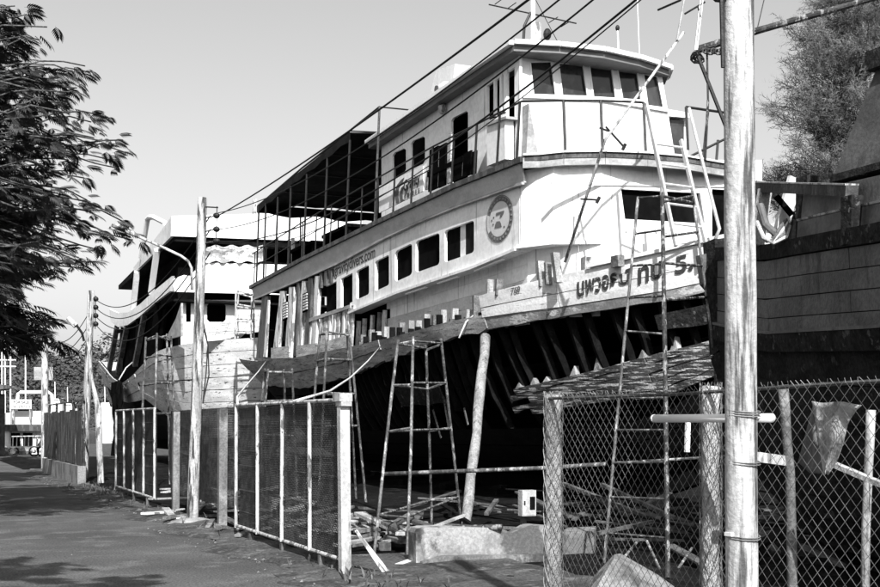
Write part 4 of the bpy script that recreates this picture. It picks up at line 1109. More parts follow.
# ---- utility poles
def utility_pole(base, top, r0, r1, mat, label, n=18):
    e = empty("utility_pole", base, label, "pole")
    base, top = Vector(base), Vector(top)
    k = 16; pts = [base.lerp(top, i / k) + Vector((random.uniform(-.004, .004), random.uniform(-.004, .004), 0)) for i in range(k + 1)]
    B().tube(pts, [r0 + (r1 - r0) * i / k for i in range(k + 1)], n).build("shaft", mat, e, True)
    return e
a, b_, h = ray(743, 400); Xp = 4.12; Yp = b_ * Xp / a
pr = utility_pole((Xp, Yp, -.05), (Xp - .03, Yp + .02, 6.3), .088, .076, "limewashed_pole", "thick limewashed pole with dark peeled streaks nearest the camera", 28)
for z, w_ in ((1.03, 2), (1.43, 2), (1.69, 3)):
    for q in range(w_):
        B().tube([(Xp + math.cos(t_ * .4) * .091, Yp + math.sin(t_ * .4) * .091, z + q * .012 + .01 * math.sin(t_ * .4)) for t_ in range(17)], .0035, 5).build("tie_wire", "wire_metal", pr)
B().box(Xp - .1, Xp - .02, Yp - .03, Yp + .03, 1.04, 1.06).build("clip", "white_clean", pr)
for k, z in enumerate((5.85, 5.65, 5.45)): B().ball((Xp, Yp + .13, z), .05, .05, .06).build("insulator", "black_steel", pr)
B().tube([(Xp - .12, Yp + .02, 4.0), (Xp - .14, Yp, 3.9), (Xp - .13, Yp, 3.55)], .012, 6).build("hook", "black_steel", pr)
B().tube([(Xp - .14 + .07 * math.cos(t_ * .5), Yp + .02, 4.02 + .10 * math.sin(t_ * .5)) for t_ in range(14)], .02, 6).build("cable_coil", "black_steel", pr)
Xl, Yl = 4.36, 20.6
pl = utility_pole((Xl, Yl, -.05), (Xl + .17, Yl, 5.52), .098, .078, "weathered_pole", "weathered wooden utility pole carrying a street lamp arm, in front of the middle fence")
rows = [[(Xl + math.cos(a_ * .6283) * R * random.uniform(.9, 1.1), Yl + math.sin(a_ * .6283) * R * random.uniform(.9, 1.1), z) for a_ in range(10)] for R, z in ((.42, .0), (.36, .05), (.2, .1), (.1, .11))]
for r in rows: r.append(r[0])
B().grid(rows).build("foot_mound", "concrete", pl, True)
br = B().tube([(Xl + .17, Yl - .05, 5.36), (Xl + .42, Yl - .08, 5.36)], .012, 6).build("bracket", "black_steel", pl)
B().tube([(Xl + .40, Yl - .08, 5.38), (Xl + .38, Yl - .08, 4.68)], .008, 6).build("bracket_rod", "black_steel", br)
INS = []
for z in (5.22, 4.99, 4.79):
    B().ball((Xl + .39, Yl - .08, z), .06, .06, .05).build("insulator", "black_steel", br)
    B().tube([(Xl + .15, Yl - .05, z - .06), (Xl + .39, Yl - .08, z)], .012, 6).build("arm", "black_steel", br)
    INS.append(Vector((Xl + .42, Yl - .08, z)))
B().tube([atT(192, 290, 20.4), atT(191.5, 268, 20.4), atT(188, 261, 20.4), atT(181, 256, 20.4), atT(160, 246, 20.5), atT(137, 236, 20.6)], .024, 8).build("lamp_arm", "pale_steel", pl, True)
lh = B().tube([atT(139, 237, 20.6), atT(132, 233, 20.6), atT(118, 227, 20.7), atT(112, 225, 20.7)], [.025, .045, .05, .03], 8).build("lamp_head", "pale_steel", pl, True)
Xf, Yf = 4.75, 37.9
pf = utility_pole((Xf, Yf, -.05), (Xf + .22, Yf, 5.75), .125, .10, "weathered_pole", "weathered utility pole at the end of the sheet fence")
B().tube([(Xf + .34, Yf - .05, 5.6), (Xf + .33, Yf - .05, 4.6)], .015, 6).build("bracket_rod", "black_steel", pf)
for z in (5.5, 5.25, 5.0, 4.75):
    B().ball((Xf + .34, Yf - .05, z), .09, .09, .08).build("insulator", "black_steel", pf)
    B().tube([(Xf + .2, Yf - .03, z), (Xf + .34, Yf - .05, z)], .02, 5).build("arm", "black_steel", pf)
B().tube([atT(84, 341, 36.8), atT(82, 333, 36.8), atT(77, 326, 36.8), atT(68, 320, 36.8)], .04, 6).build("lamp_arm", "black_steel", pf)
B().tube([atT(76, 326, 36.8), atT(68, 318, 36.8)], [.09, .07], 8).build("lamp_head", "pale_steel", pf)
Xe, Ye = 4.66, 48.6
pe = utility_pole((Xe, Ye, -.05), (Xe, Ye, 5.4), .14, .12, "pale_steel", "pale grey lamp post with a sign board, farthest along the street")
b = B(); b.prism([atT(x, y, 46.6) for x, y in ((34, 380), (53, 380), (53, 367), (34, 367))], (0, .06, 0)); b.build("sign_board", "grey_trim", pe)
B().box(Xe - .5, Xe + .5, Ye - .5, Ye + .5, -.02, .06).build("foot", "concrete", pe)
pp = empty("pipe_post", (5.0, 36.5, 0), "slim leaning pale pipe post beside the far utility pole", "post")
B().tube([atT(101, 484, 35.3), atT(98, 408, 35.3), atT(92, 380, 35.3), atT(89, 350, 35.3)], [.09, .09, .04, .035], 8).build("shaft", "pale_steel", pp)

# ---- overhead cables
def cable(name, p3, y0, y1, r, label, n=26):
    """parabola through three points, drawn from y0 to y1"""
    (ya, za, xa), (yb, zb, xb), (yc, zc, xc) = p3
    pts = []
    for i in range(n + 1):
        y = y0 + (y1 - y0) * i / n
        la = (y - yb) * (y - yc) / ((ya - yb) * (ya - yc)); lb = (y - ya) * (y - yc) / ((yb - ya) * (yb - yc)); lc = (y - ya) * (y - yb) / ((yc - ya) * (yc - yb))
        t = (y - ya) / (yc - ya)
        pts.append((xa + (xc - xa) * t, y, za * la + zb * lb + zc * lc))
    return B().tube(pts, r, 6).build(name, "cable", None, False, label=label, category="cable", group="overhead cables along the street")
nm = ("topmost", "second from the top", "third from the top", "fourth from the top", "lowest")
for k, (pm, pt, iz, r) in enumerate((((480, 41), (531, 0), 0, .010), ((480, 65.5), (562, 0), 0, .007), ((480, 90), (596, 0), 1, .007), ((480, 121), (639, 0), 2, .008), ((480, 129), (644, 0), 2, .0045))):
    m_, t_ = atX(*pm, 4.3), atX(*pt, 4.22)
    i_ = INS[iz]
    cable("overhead_cable", ((i_.y, i_.z + (.05 if k in (1,) else 0) - (.12 if k == 4 else 0), i_.x), (m_.y, m_.z, 4.3), (t_.y, t_.z, 4.2)), i_.y, 2.5, r, "%s of the five black cables crossing above the wheelhouse" % nm[k])
for k in range(4):
    z0 = 5.5 - .25 * k; z1 = (5.22, 4.99, 4.79, 4.6)[k]
    cable("overhead_cable", ((Yf, z0, Xf + .34), (29.5, (z0 + z1) / 2 - .75 - .06 * k, 4.7), (Yl, z1, Xl + .3)), Yf, Yl, .012, "%s sagging cable between the two weathered poles" % ("uppermost", "second", "third", "lowest")[k])
for k in range(3):
    z0 = 5.4 - .35 * k
    cable("overhead_cable", ((Ye, 5.2 - .3 * k, Xe), (43.2, 4.6 - .35 * k, 4.8), (Yf, z0, Xf + .3)), Ye, Yf, .014, "%s cable drooping from the far lamp post to the weathered pole" % ("upper", "middle", "lower")[k])

# ---- things caught in and behind the right fence
p0, p1 = atX(655, 418.5, 4.24), atX(772, 418, 4.24)
e = empty("plastic_pipe", (p0.x, p0.y, 0), "white pipe tied level across the limewashed pole", "pipe")
B().tube([p0, p1], .0245, 12).build("pipe", "white_clean", e, True)
B().tube([p0 + Vector((0, .002, 0)), p0 + Vector((0, .012, 0))], .026, 12).build("end_cap", "white_side", e)
q0, q1 = atX(757, 457, 4.26), atX(787, 461, 4.5)
B().bar(q0, q1, .03, .055).build("wood_stub", "white_post", None, label="short pale wood stub fixed level behind the limewashed pole", category="batten")
gnarly([atT(783, 385, 8.2), atT(785, 410, 8.2), atT(787, 440, 8.2), atT(790, 470, 8.2), atT(792, 560, 8.2), atT(793, 670, 8.2)], .032, 8, .1).build("rough_stake", "old_timber", None, True, label="rough upright stake between the limewashed pole and the hanging sheet", category="stake")
B().bar(atT(687, 452, 8.0), atT(688, 420, 8.0), .03, .02).build("hanging_lath", "white_clean", None, label="short white lath hanging just below the white pipe", category="lath")
le = line((401, 812), (432, 816.5), (474, 823)); re_ = line((401, 861), (410, 852), (420, 847.5), (440, 843), (458, 837), (475, 827))
rows = []
for i in range(15):
    y = 401 + 73 * i / 14; xl, xr_ = le(y), re_(y)
    rows.append([atX(xl + (xr_ - xl) * j / 9, y + 3 * (j / 9) * (1 - i / 14) + 1.2 * math.sin(j * .9), 4.41 + .018 * math.sin(j * .8 + i * .12) + .012 * math.sin(i * .7)) for j in range(10)])
hs = empty("torn_sheet", atX(820, 470, 4.42), "torn pale sheet hanging behind the chain-link mesh", "sheet")
B().slab(rows, (.006, 0, 0)).build("sheet", "rag_sheet", hs, True)
rows2 = [[r[0] + Vector((-.001, .002, 0)), r[0] + Vector((.02, .012 + .012 * i * .7, .0)), r[0] + Vector((.03, .02 + .022 * i * .7, .004 * i))] for i, r in enumerate(rows)]
B().slab(rows2, (.004, .004, 0)).build("folded_edge", "near_coaming", hs, True)
for k, pts in enumerate(([(870, 412), (871, 440)], [(870, 441), (868, 475)], [(868, 480), (866, 520), (866, 640)])):
    pass
gnarly([atT(871, 410, 8.0), atT(870, 440, 8.0), atT(868, 478, 8.0), atT(866, 525, 8.0), atT(864, 680, 8.0)], .028, 8, .15).build("pale_stake", "weathered_pole", None, True, label="pale peeled stake behind the mesh at the right edge", category="stake")
B().bar(atT(833, 464, 7.6), atT(890, 488, 7.2), .05, .03).build("broken_plank", "lit_timber", None, label="broken plank slanting down behind the mesh near the right edge", category="plank")
ap = atT(617, 555, 11.0)
ring_ = [Vector((ap.x - .55, ap.y - .35, -.02)), Vector((ap.x - .1, ap.y - .6, -.02)), Vector((ap.x + .42, ap.y - .42, -.02)), Vector((ap.x + .7, ap.y - .05, -.02)), Vector((ap.x + .3, ap.y + .35, -.02)), Vector((ap.x - .35, ap.y + .25, -.02))]
top_ = [Vector((ap.x - .06, ap.y - .05, ap.z - .02)), Vector((ap.x + .0, ap.y - .08, ap.z - .03)), Vector((ap.x + .40, ap.y - .12, ap.z - .22)), Vector((ap.x + .44, ap.y - .0, ap.z - .2)), Vector((ap.x + .1, ap.y + .1, ap.z)), Vector((ap.x, ap.y + .05, ap.z))]
b = B(); mid_ = [p.lerp(q, .55) + Vector((random.uniform(-.03, .03), random.uniform(-.03, .03), random.uniform(0, .05))) for p, q in zip(ring_, top_)]
b.grid([r + r[:1] for r in (ring_, mid_, top_)]); o_ = len(b.v); b.v += [tuple(p) for p in top_]; b.f.append(tuple(range(o_, o_ + 6)))
b.build("covered_heap", "concrete_grey", None, False, label="low grey covered heap on the ground behind the chain-link mesh", category="heap")

# ---- concrete block wall in the gap, with a rail and a box behind it
P, Q = atZ(416, 568, 0), atZ(557, 563, 0)
cb = empty("concrete_wall", (P + Q) / 2, "broken low concrete wall with stained face in the fence gap", "wall")
d = (Q - P).normalized(); nb = Vector((-d.y, d.x, 0)); nb = nb if nb.y > 0 else -nb; L = (Q - P).length
prof = [(0, -.03), (L, -.03), (L * 1.01, .2), (L, .43), (L * .86, .455), (L * .80, .44), (L * .755, .40), (L * .70, .36), (L * .67, .365), (L * .63, .41), (L * .55, .445), (L * .4, .45), (L * .22, .46), (.10, .465), (.03, .45), (0, .40)]
B().prism([P + d * u + Vector((0, 0, z)) for u, z in prof], nb * .32).build("block", "concrete", cb)
B().prism([P + d * u - nb * .12 + Vector((0, 0, z)) for u, z in ((.02, -.03), (L * .98, -.03), (L * .95, .12), (.3, .14), (.05, .08))], nb * .117).build("footing", "concrete_grey", cb)
B().tube([atT(428, 529, 14.6), atT(502, 527, 14.4)], .035, 8).build("iron_pipe", "rusty_dark", None, True, label="rusty pipe lying along the top of the broken concrete wall", category="pipe")
eb = empty("switch_box", atZ(529, 545, 0), "white switch box with dark opening on a stake beyond the concrete wall", "switch box")
p = atT(529, 516, 15.2)
B().box(p.x - .09, p.x + .10, p.y, p.y + .12, p.z, p.z + .32).build("case", "concrete_post", eb)
B().box(p.x + .01, p.x + .08, p.y - .012, p.y - .002, p.z + .08, p.z + .24).build("opening", "void_black", eb)
B().box(p.x - .085, p.x + .095, p.y - .004, p.y - .001, p.z + .01, p.z + .31).build("door", "concrete_post", eb)
B().box(p.x - .075, p.x - .055, p.y - .014, p.y - .005, p.z + .14, p.z + .19).build("latch", "rusty_dark", eb)
B().box(p.x - .03, p.x + .03, p.y + .125, p.y + .18, -.05, p.z + .3).build("stake", "dark_post", eb)

B().prism([atZ(562, 560, -.03), atZ(594, 557, -.03), atZ(596, 551, -.03), atZ(566, 553, -.03)], (.02, .03, .33)).build("concrete_stub", "concrete_grey", None, label="short stained concrete stub behind the wrapped corner post", category="concrete block")
# ---- trestles, ladders, props
def legs(root, L, r=.02, mat="rusty_steel"):
    for a, c in L:
        a, c = Vector(a), Vector(c)
        B().tube([a, a.lerp(c, .5) + Vector((random.uniform(-.01, .01), random.uniform(-.01, .01), 0)), c], r, 7).build("leg", mat, root)
def rungs(root, A, Bq, fr, r=.017, mat="rusty_steel"):
    for f_ in fr:
        B().tube([A[0].lerp(A[1], f_), Bq[0].lerp(Bq[1], f_ + random.uniform(-.01, .01))], r, 6).build("rung", mat, root)
def trestle(name, label, a, b_, c, d_, fr, r=.02, mat="rusty_steel"):
    """four legs, each (top, bottom); rungs on front, back and sides"""
    e = empty(name, (a[1] + d_[1]) / 2 * Vector((1, 1, 0)).x if False else Vector(((a[1].x + d_[1].x) / 2, (a[1].y + d_[1].y) / 2, 0)), label, "trestle", "tube trestles set against the boats")
    legs(e, (a, b_, c, d_), r, mat)
    rungs(e, a, b_, fr, r * .85, mat); rungs(e, c, d_, fr, r * .85, mat); rungs(e, a, c, fr, r * .8, mat); rungs(e, b_, d_, fr, r * .8, mat)
    return e
def lg(x0, y0, t0, x1, y1, t1=None):
    bt = atT(x1, y1, t1) if t1 else atZ(x1, y1, .02)
    return (atT(x0, y0, t0), bt)
t1 = trestle("tube_trestle", "tall rusty tube trestle standing in the gap beside the log prop", lg(398, 340, 16.3, 374, 556), lg(413, 337, 16.2, 407, 559), lg(426, 346, 17.6, 432, 531), lg(441, 339, 17.5, 462, 531), (.02, .22, .44, .82), .020)
trestle("tube_trestle", "tube trestle rising above the mesh gate, against the grey sheer boards", lg(320, 331, 25, 305, 503), lg(327, 328, 24.6, 318, 506), lg(347, 329, 25.6, 356, 500), lg(349, 331, 25.2, 366, 503), (.02, .17, .36, .55), .026)
trestle("tube_trestle", "small tube trestle whose top shows over the mesh gate near the stern", lg(265, 369, 27, 252, 497), lg(268, 369, 26.6, 258, 499), lg(284, 370, 27.4, 287, 495), lg(292, 369, 27, 297, 497), (.02, .24, .5), .026)
trestle("tube_trestle", "slim tube trestle against the far boat's flaking planks", lg(146, 337, 33.2, 139, 486), lg(157, 333, 32.8, 153, 488), lg(167, 334, 33.6, 170, 484), lg(171, 336, 33.4, 177, 485), (.02, .14, .32, .52), .03)
trestle("tube_trestle", "pale tube trestle standing on the far boat's white side, under the awning", lg(236, 292, 44.0, 235, 340, 44.0), lg(252, 296, 44.0, 251, 340, 44.0), lg(238, 290, 44.6, 238, 338, 44.6), lg(254, 294, 44.6, 254, 338, 44.6), (.02, .3, .6, .85), .035, "pale_steel")
# ladder tower against the bow
tw = empty("ladder_tower", atZ(640, 566, 0), "tall rusty ladder tower in front of the bow lettering", "scaffold")
LA = lg(638, 197, 15.3, 604, 565); LB = (atT(662, 188, 15.1), atZ(668, 578, .02)); LC = lg(692, 191, 16.1, 711, 330, 16.0)
LA2 = (atT(642, 200, 16.2), atZ(612, 545, .02))
legs(tw, (LA,), .018, "rusty_steel"); legs(tw, (LB,), .026, "rusty_dark")
B().tube([LC[0], LC[1], atZ(730, 540, .02)], .018, 7).build("leg", "rusty_steel", tw)
def hr(A, y): 
    # fraction along leg A at image row y
    a0, a1 = proj(A[0])[1], proj(A[1])[1]
    f_ = (y - a0) / (a1 - a0); t0 = A[0].x * SN + A[0].y * CN; t1_ = A[1].x * SN + A[1].y * CN
    f_ = f_ * t0 / (t1_ + f_ * (t0 - t1_)) if True else f_
    return A[0].lerp(A[1], f_)
for ya, yb in ((198, 196), (234, 230), (266, 264), (298, 296), (331, 334), (363, 364), (398, 398), (430, 430), (463, 462), (497, 499), (533, 538)):
    B().tube([hr(LA, ya), hr(LB, yb)], .014, 6).build("rung", "rusty_steel" if ya > 320 else "rusty_dark", tw)
for yb, yc in ((196, 203), (202, 196), (237, 232), (263, 266), (300, 297)):
    B().tube([hr(LB, yb), hr(LC, yc)], .018, 6).build("rung", "rusty_dark", tw)
for p, q in (((638, 541), (615, 568)), ((647, 541), (664, 578)), ((692, 548), (669, 582))):
    B().tube([atT(*p, 14.7), atT(*q, 14.0)], .016, 6).build("brace", "rusty_steel", tw)
B().tube([hr(LA, 463), atT(727, 456, 14.0)], .016, 6).build("rail", "rusty_steel", tw)
lt = empty("scaffold_tube", atT(383, 474, 15.9), "long rusty tube lying level from the trestle behind the wrapped post", "tube")
B().tube([atT(383, 474, 15.85), atT(545, 468, 15.2), atT(606, 464, 14.9)], .026, 8).build("tube", "rusty_steel", lt, True)
# alloy ladder hooked on the bow
al = empty("alloy_ladder", atT(690, 245, 21.6), "bright alloy ladder leaning on the white house front behind the ladder tower", "ladder")
A_ = (atT(646, 104, 22.3), atT(676, 246, 21.5)); B_ = (atT(681, 140, 22.2), atT(707, 249, 21.5))
for q in (A_, B_): B().bar(q[0], q[1], .05, .07).build("stile", "alloy", al)
for f_ in (.28, .42, .56, .70, .84): B().tube([hr(A_, 104 + 142 * f_), hr(B_, 104 + 142 * f_ + 4)], .022, 6).build("rung", "alloy", al)
hp = empty("grab_pipe", atT(716, 243, 21.3), "bent pale grab pipe running down beside the alloy ladder", "pipe")
B().tube([atT(689, 108, 21.9), atT(694, 128, 21.8), atT(707, 180, 21.5), atT(719.5, 229, 21.3), atT(714, 242, 21.3)], .03, 8).build("pipe", "alloy", hp, True)
lp = empty("boat_hook", atT(565, 262, 23.6), "long pale pole leaning diagonally across the white house front", "pole")
B().tube([atT(565, 262, 23.4), atT(605, 140, 22.0), atT(684, 32, 21.6)], [.03, .028, .024], 8).build("shaft", "pale_steel", lp, True)
B().tube([atT(677, 40, 21.6), atT(687, -16, 21.4)], .02, 6).build("upper_rod", "alloy", lp)
for x0, y0, x1, y1 in ((581, 199, 598, 200), (606, 127, 624, 147), (600, 128, 608, 131), (658, 10, 681, 0)):
    B().tube([atT(x0, y0, 22.2), atT(x1, y1, 21.7)], .02, 6).build("peg", "black_steel", lp)
for x, y in ((598, 200), (624, 147)): B().tube([atT(x - 1.5, y + 3, 21.7), atT(x + 1.5, y - 3, 21.7)], .035, 6).build("peg_head", "black_steel", lp)
# log prop
bt, tp = atZ(466, 524, -.03), atX(486, 337, 10.72)
gnarly([bt.lerp(tp, i / 9) + Vector((random.uniform(-.02, .02), random.uniform(-.02, .02), 0)) for i in range(10)], [.088 + .001 * i for i in range(10)], 10, .1).build("log_prop", "log_bark", None, True, label="bare log propping up the sheer boards beyond the broken concrete wall", category="prop")
# ropes
def rope(pts, label, r=.02):
    B().tube(pts, r, 5).build("rope", "rope", None, True, label=label, category="rope", group="mooring ropes on the boats")
rope([atT(474, 315, 26.0), atT(466, 322, 25.8), atT(459, 338, 25.6)], "short rope lashed over the grey sheer board above the log prop")
rope([atX(380, 347, 10.62), atT(368, 361, 27), atT(350, 378, 22), atT(330, 391, 18), (FX, 14.6, 1.95)], "pale rope slanting from the sheer boards down to the mesh gate", .018)
rope([atX(267, 360, 11.0), atT(258, 372, 34), atT(245, 387, 25), atT(237, 397, 20), (FX, 17.45, 1.96)], "pale rope slanting from the stern posts to the flaking hull", .02)
rope([atT(133, 362, 56), atT(126, 368, 55.5), atT(119, 380, 55)], "short pale rope at the far boat's gunwale above the black sacking", .03)
for k in range(2):
    pts = [atT(201 + 2 * k, 320, 40), atT(208, 345, 38 + k), atT(209 - 3 * k, 375, 36), atT(203, 402, 34)]
    B().tube(pts, .02, 5).build("hanging_cable", "cable", None, True, label="%s black cable hanging over the flaking hull beside the utility pole" % ("left" if k == 0 else "right"), category="cable")

# ---- scrap timber
random.seed(31)
def scrap(n, x0, x1, y0, y1, zmax, label, mats, lo=.5, hi=1.7):
    for k in range(n):
        x, y = random.uniform(x0, x1), random.uniform(y0, y1)
        L_ = random.uniform(lo, hi); an = random.gauss(1.2, .7); ti = random.uniform(-.10, .2)
        z = random.uniform(.04, zmax)
        d = Vector((math.cos(an) * math.cos(ti), math.sin(an) * math.cos(ti), math.sin(ti))) * L_ / 2
        c = Vector((x, y, max(z, abs(d.z) + .04)))
        B().bar(c - d, c + d, random.uniform(.06, .16), random.uniform(.02, .05)).build("scrap_board", random.choice(mats), None, label=label, category="board", group=label)
scrap(60, 4.75, 6.4, 17.5, 25, .45, "weathered scrap board in the heap behind the middle fence", ["old_timber", "lit_timber", "dark_post", "grey_board"])
scrap(40, 5.3, 7.0, 14.6, 18.6, .32, "weathered scrap board in the heap behind the tall trestle", ["old_timber", "dark_post", "lit_timber"])
scrap(36, 7.0, 12.5, 14.5, 23, .35, "dark timber scrap strewn under the large boat behind the concrete wall", ["dark_timber", "hull_black", "dark_post"], .6, 2.2)
scrap(14, 4.0, 4.9, 18.5, 24, .10, "splintered board lying along the foot of the middle fence", ["old_timber", "white_post", "lit_timber"], .3, .9)
scrap(16, 7.8, 10.5, 9.5, 14.5, .3, "dark scrap board lying under the dark hull", ["dark_timber", "dark_post"], .6, 1.6)
scrap(40, 9.5, 15.5, 13.6, 18.5, .6, "dark board in the added heap hiding sunlit ground between the two bows", ["dark_timber", "dark_timber", "hull_black", "dark_post"], .8, 2.4)
for k in range(7):                                   # keel blocks under the large boat
    e = empty("keel_block", (CS, 20.8 + 3.1 * k, 0), "dark timber keel block under the large boat, %s from the bow" % ("first", "second", "third", "fourth", "fifth", "sixth", "seventh")[k], "keel block", "keel blocks under the large boat")
    yb = 20.8 + 3.1 * k
    B().box(CS - .8, CS + .8, yb - .2, yb + .2, -.05, .12).build("baulk", "dark_timber", e)
    B().box(CS - .5, CS + .5, yb - .16, yb + .16, .122, .20).build("baulk", "dark_timber", e)
for k, (px, py, w_, h_) in enumerate(((192, 513, .9, .1),)):
    pass
B().bar(atZ(385, 547, .06), atZ(352, 530, .05), .16, .10).build("timber_baulk", "dark_post", None, label="dark squared baulk on the ground below the tall trestle", category="baulk")
B().bar(atZ(399, 566, .03), atZ(413, 561, .04), .1, .05).build("pale_offcut", "white_clean", None, label="pale wood offcut lying at the left end of the concrete wall", category="offcut")
# weeds along the foot of the fences
b = B()
for k in range(170):
    y = random.choice((random.uniform(9, 14), random.uniform(17, 34), random.uniform(29, 35), random.uniform(29, 35))); x = random.gauss(4.35, .22)
    for q in range(4):
        a_ = random.uniform(0, 6.28); h = random.uniform(.03, .14); w_ = random.uniform(.004, .012); l_ = random.uniform(.02, .12)
        dx, dy = math.cos(a_), math.sin(a_); o = len(b.v); z = .03
        b.v += [(x - dy * w_, y + dx * w_, z), (x + dy * w_, y - dx * w_, z), (x + dx * l_ * .5 + dy * w_, y + dy * l_ * .5 - dx * w_, z + h * .7), (x + dx * l_, y + dy * l_, z + h), (x + dx * l_ * .5 - dy * w_, y + dy * l_ * .5 + dx * w_, z + h * .7)]
        b.f += [(o, o + 1, o + 2, o + 4), (o + 4, o + 2, o + 3)]
b.build("weeds", "needle", None, False, kind="stuff", label="sparse dry weeds along the foot of the fences", category="weeds")
# pebbles on the street edge: litter nobody could count
b = B()
for k in range(420):
    y = random.uniform(8, 42); x = random.gauss(3.95, .3) if k % 3 else random.uniform(-3, 4)
    s = random.uniform(.006, .022) * (1 if x > 3.4 else .5); z = .03 if x > 3.7 else .004
    o = len(b.v)
    b.v += [(x - s, y, z), (x, y - s, z), (x + s, y, z), (x, y + s * .8, z), (x + random.uniform(-s, s) * .4, y, z + s * .9)]
    b.f += [(o, o + 1, o + 4), (o + 1, o + 2, o + 4), (o + 2, o + 3, o + 4), (o + 3, o, o + 4)]
b.build("gravel", "concrete_grey", None, False, kind="stuff", label="scattered pale chips and gravel along the street edge", category="gravel")
# ------------------------------------------------------------------ far harbour
random.seed(41)
T0 = 76.0
sb = empty("cabin_cruiser", atZ(40, 456, 0), "small white boat with a for-sale board at the end of the street", "boat")
def qT(x0, y0, x1, y1, t, th, name, mat, par):
    a, c = atT(x0, y1, t), atT(x1, y0, t)
    b = B(); b.prism([atT(x0, y1, t), atT(x1, y1, t), atT(x1, y0, t), atT(x0, y0, t)], (0, th, 0)); return b.build(name, mat, par)
qT(9, 431, 76, 454, T0, 5, "hull", "white_side", sb)
qT(5, 424.5, 78, 431, T0 - .6, 5.5, "deck_edge", "dark_post", sb)
qT(15, 411, 46, 424.4, T0, 4, "cabin", "white_clean", sb)
qT(17, 405.5, 30, 411, T0 + .3, 3, "cabin_top", "void_black", sb)
for x0, x1 in ((11, 20), (23, 32.5)): qT(x0, 433, x1, 446, T0 - .05, .04, "window", "void_black", sb)
qT(6, 413, 10, 424.4, T0, 1, "locker", "white_side", sb)
B().tube([atT(16, 411, T0), atT(18, 394, T0), atT(21, 392, T0), atT(48, 392, T0), atT(52, 395, T0), atT(53, 411, T0)], .11, 6).build("arch", "white_clean", sb)
sg = qT(11.5, 399.5, 31.5, 409, T0 - .6, .08, "sale_board", "sign_white", sb)
place_text("FOR SALE", atT(13.5, 403.4, T0 - .62), atT(29, 403.4, T0 - .62), .17, (0, -1, 0), "letter_black", sg)
place_text("061 278 5214", atT(13, 407.6, T0 - .62), atT(30, 407.6, T0 - .62), .14, (0, -1, 0), "letter_grey", sg)
for x in (13, 30): B().tube([atT(x, 424, T0 - .5), atT(x, 409.2, T0 - .5)], .06, 6).build("board_leg", "pale_steel", sb)
hut = empty("timber_shed", atZ(2, 455, 0), "dark timber shed side at the left edge, beside the white boat", "shed")
qT(-40, 394, 5, 458, 69, 4, "wall", "dark_timber", hut)
b = B(); b.prism([atT(-40, 393.5, 68.6), atT(13, 388, 68.6), atT(15, 386, 68.6), atT(-40, 380, 68.6)], (0, 5, 0)); b.build("roof", "dark_post", hut)
for k, (x0, x1, y0, y1, lab) in enumerate(((47, 66, 396, 404, "white motor boat moored behind the sheet fence top"), (60, 78, 401, 409, "lower white boat beside the moored motor boat"), (97, 116, 400, 406, "low white boat glimpsed behind the far utility pole"))):
    tt = 136 + 4 * k; e = empty("moored_boat", atT(x0, 425, tt), lab, "boat")
    a, c = atT(x0, y1, tt), atT(x1, y0, tt); L_ = c.x - a.x; zd_ = (a.z + c.z) / 2
    rows = []
    for i in range(9):
        u = i / 8; hw = 1.1 * (1 - abs(2 * u - .9) ** 3) if u < .95 else .15; sh_ = .35 * (u - .4) ** 2
        hw = max(.12, hw); rows.append([(a.x + L_ * u, a.y - hw * .6, .05), (a.x + L_ * u, a.y - hw, zd_ - .5 + sh_), (a.x + L_ * u, a.y + hw, zd_ - .5 + sh_), (a.x + L_ * u, a.y + hw * .6, .05)])
    B().grid(rows).build("hull", "white_side", e)
    b = B(); b.prism([(a.x + L_ * u, a.y - .7, z) for u, z in ((.22, zd_ - .55), (.7, zd_ - .55), (.62, c.z - .3), (.25, c.z - .3))], (0, 1.4, 0)); b.build("cabin", "white_side", e)
    b = B(); b.prism([(a.x + L_ * u, a.y - .72, z) for u, z in ((.28, zd_ - .05), (.62, zd_ - .05), (.59, c.z - .42), (.28, c.z - .42))], (0, .015, 0)); b.build("window", "window_dark", e)
    B().tube([(a.x + L_ * .45, a.y, c.z - .35), (a.x + L_ * .43, a.y, c.z + 1.6)], .05, 6).build("mast", "white_side", e)
    for s_ in (-.7, .8): B().tube([(a.x + L_ * .43, a.y, c.z + 1.5), (a.x + L_ * (.45 + s_ * .5), a.y, zd_ - .4)], .02, 4).build("stay", "black_steel", e)
    B().tube([(a.x + L_ * .7, a.y - .8, zd_ + .1), (a.x + L_ * .95, a.y - .3, zd_ + .25)], .03, 5).build("pulpit_rail", "pale_steel", e)
for k, (x, y0, m_) in enumerate(((5, 334, 2), (10.5, 343, 0), (25.5, 350, 0), (2, 352, 1))):
    e = empty("yacht_mast", atT(x, 424, 120 + 6 * k), ("tall mast with two crosstrees at the left edge", "plain mast just right of the double-crosstree mast", "short mast left of the far lamp post", "leftmost mast with a single crosstree")[k], "mast")
    B().tube([atT(x, 426, 120 + 6 * k), atT(x, y0, 120 + 6 * k)], .07, 6).build("spar", "white_clean", e)
    for q in range(m_):
        y = 360 + 6.5 * q; B().tube([atT(x - 6, y, 119.9 + 6 * k), atT(x + 11, y, 119.9 + 6 * k)], .06, 5).build("crosstree", "white_clean", e)
    B().box(atT(x, 400, 120 + 6 * k).x - 2.5, atT(x, 400, 120 + 6 * k).x + 2.5, 118 + 6 * k, 122 + 6 * k, .05, 1.0).build("hull", "white_side", e)
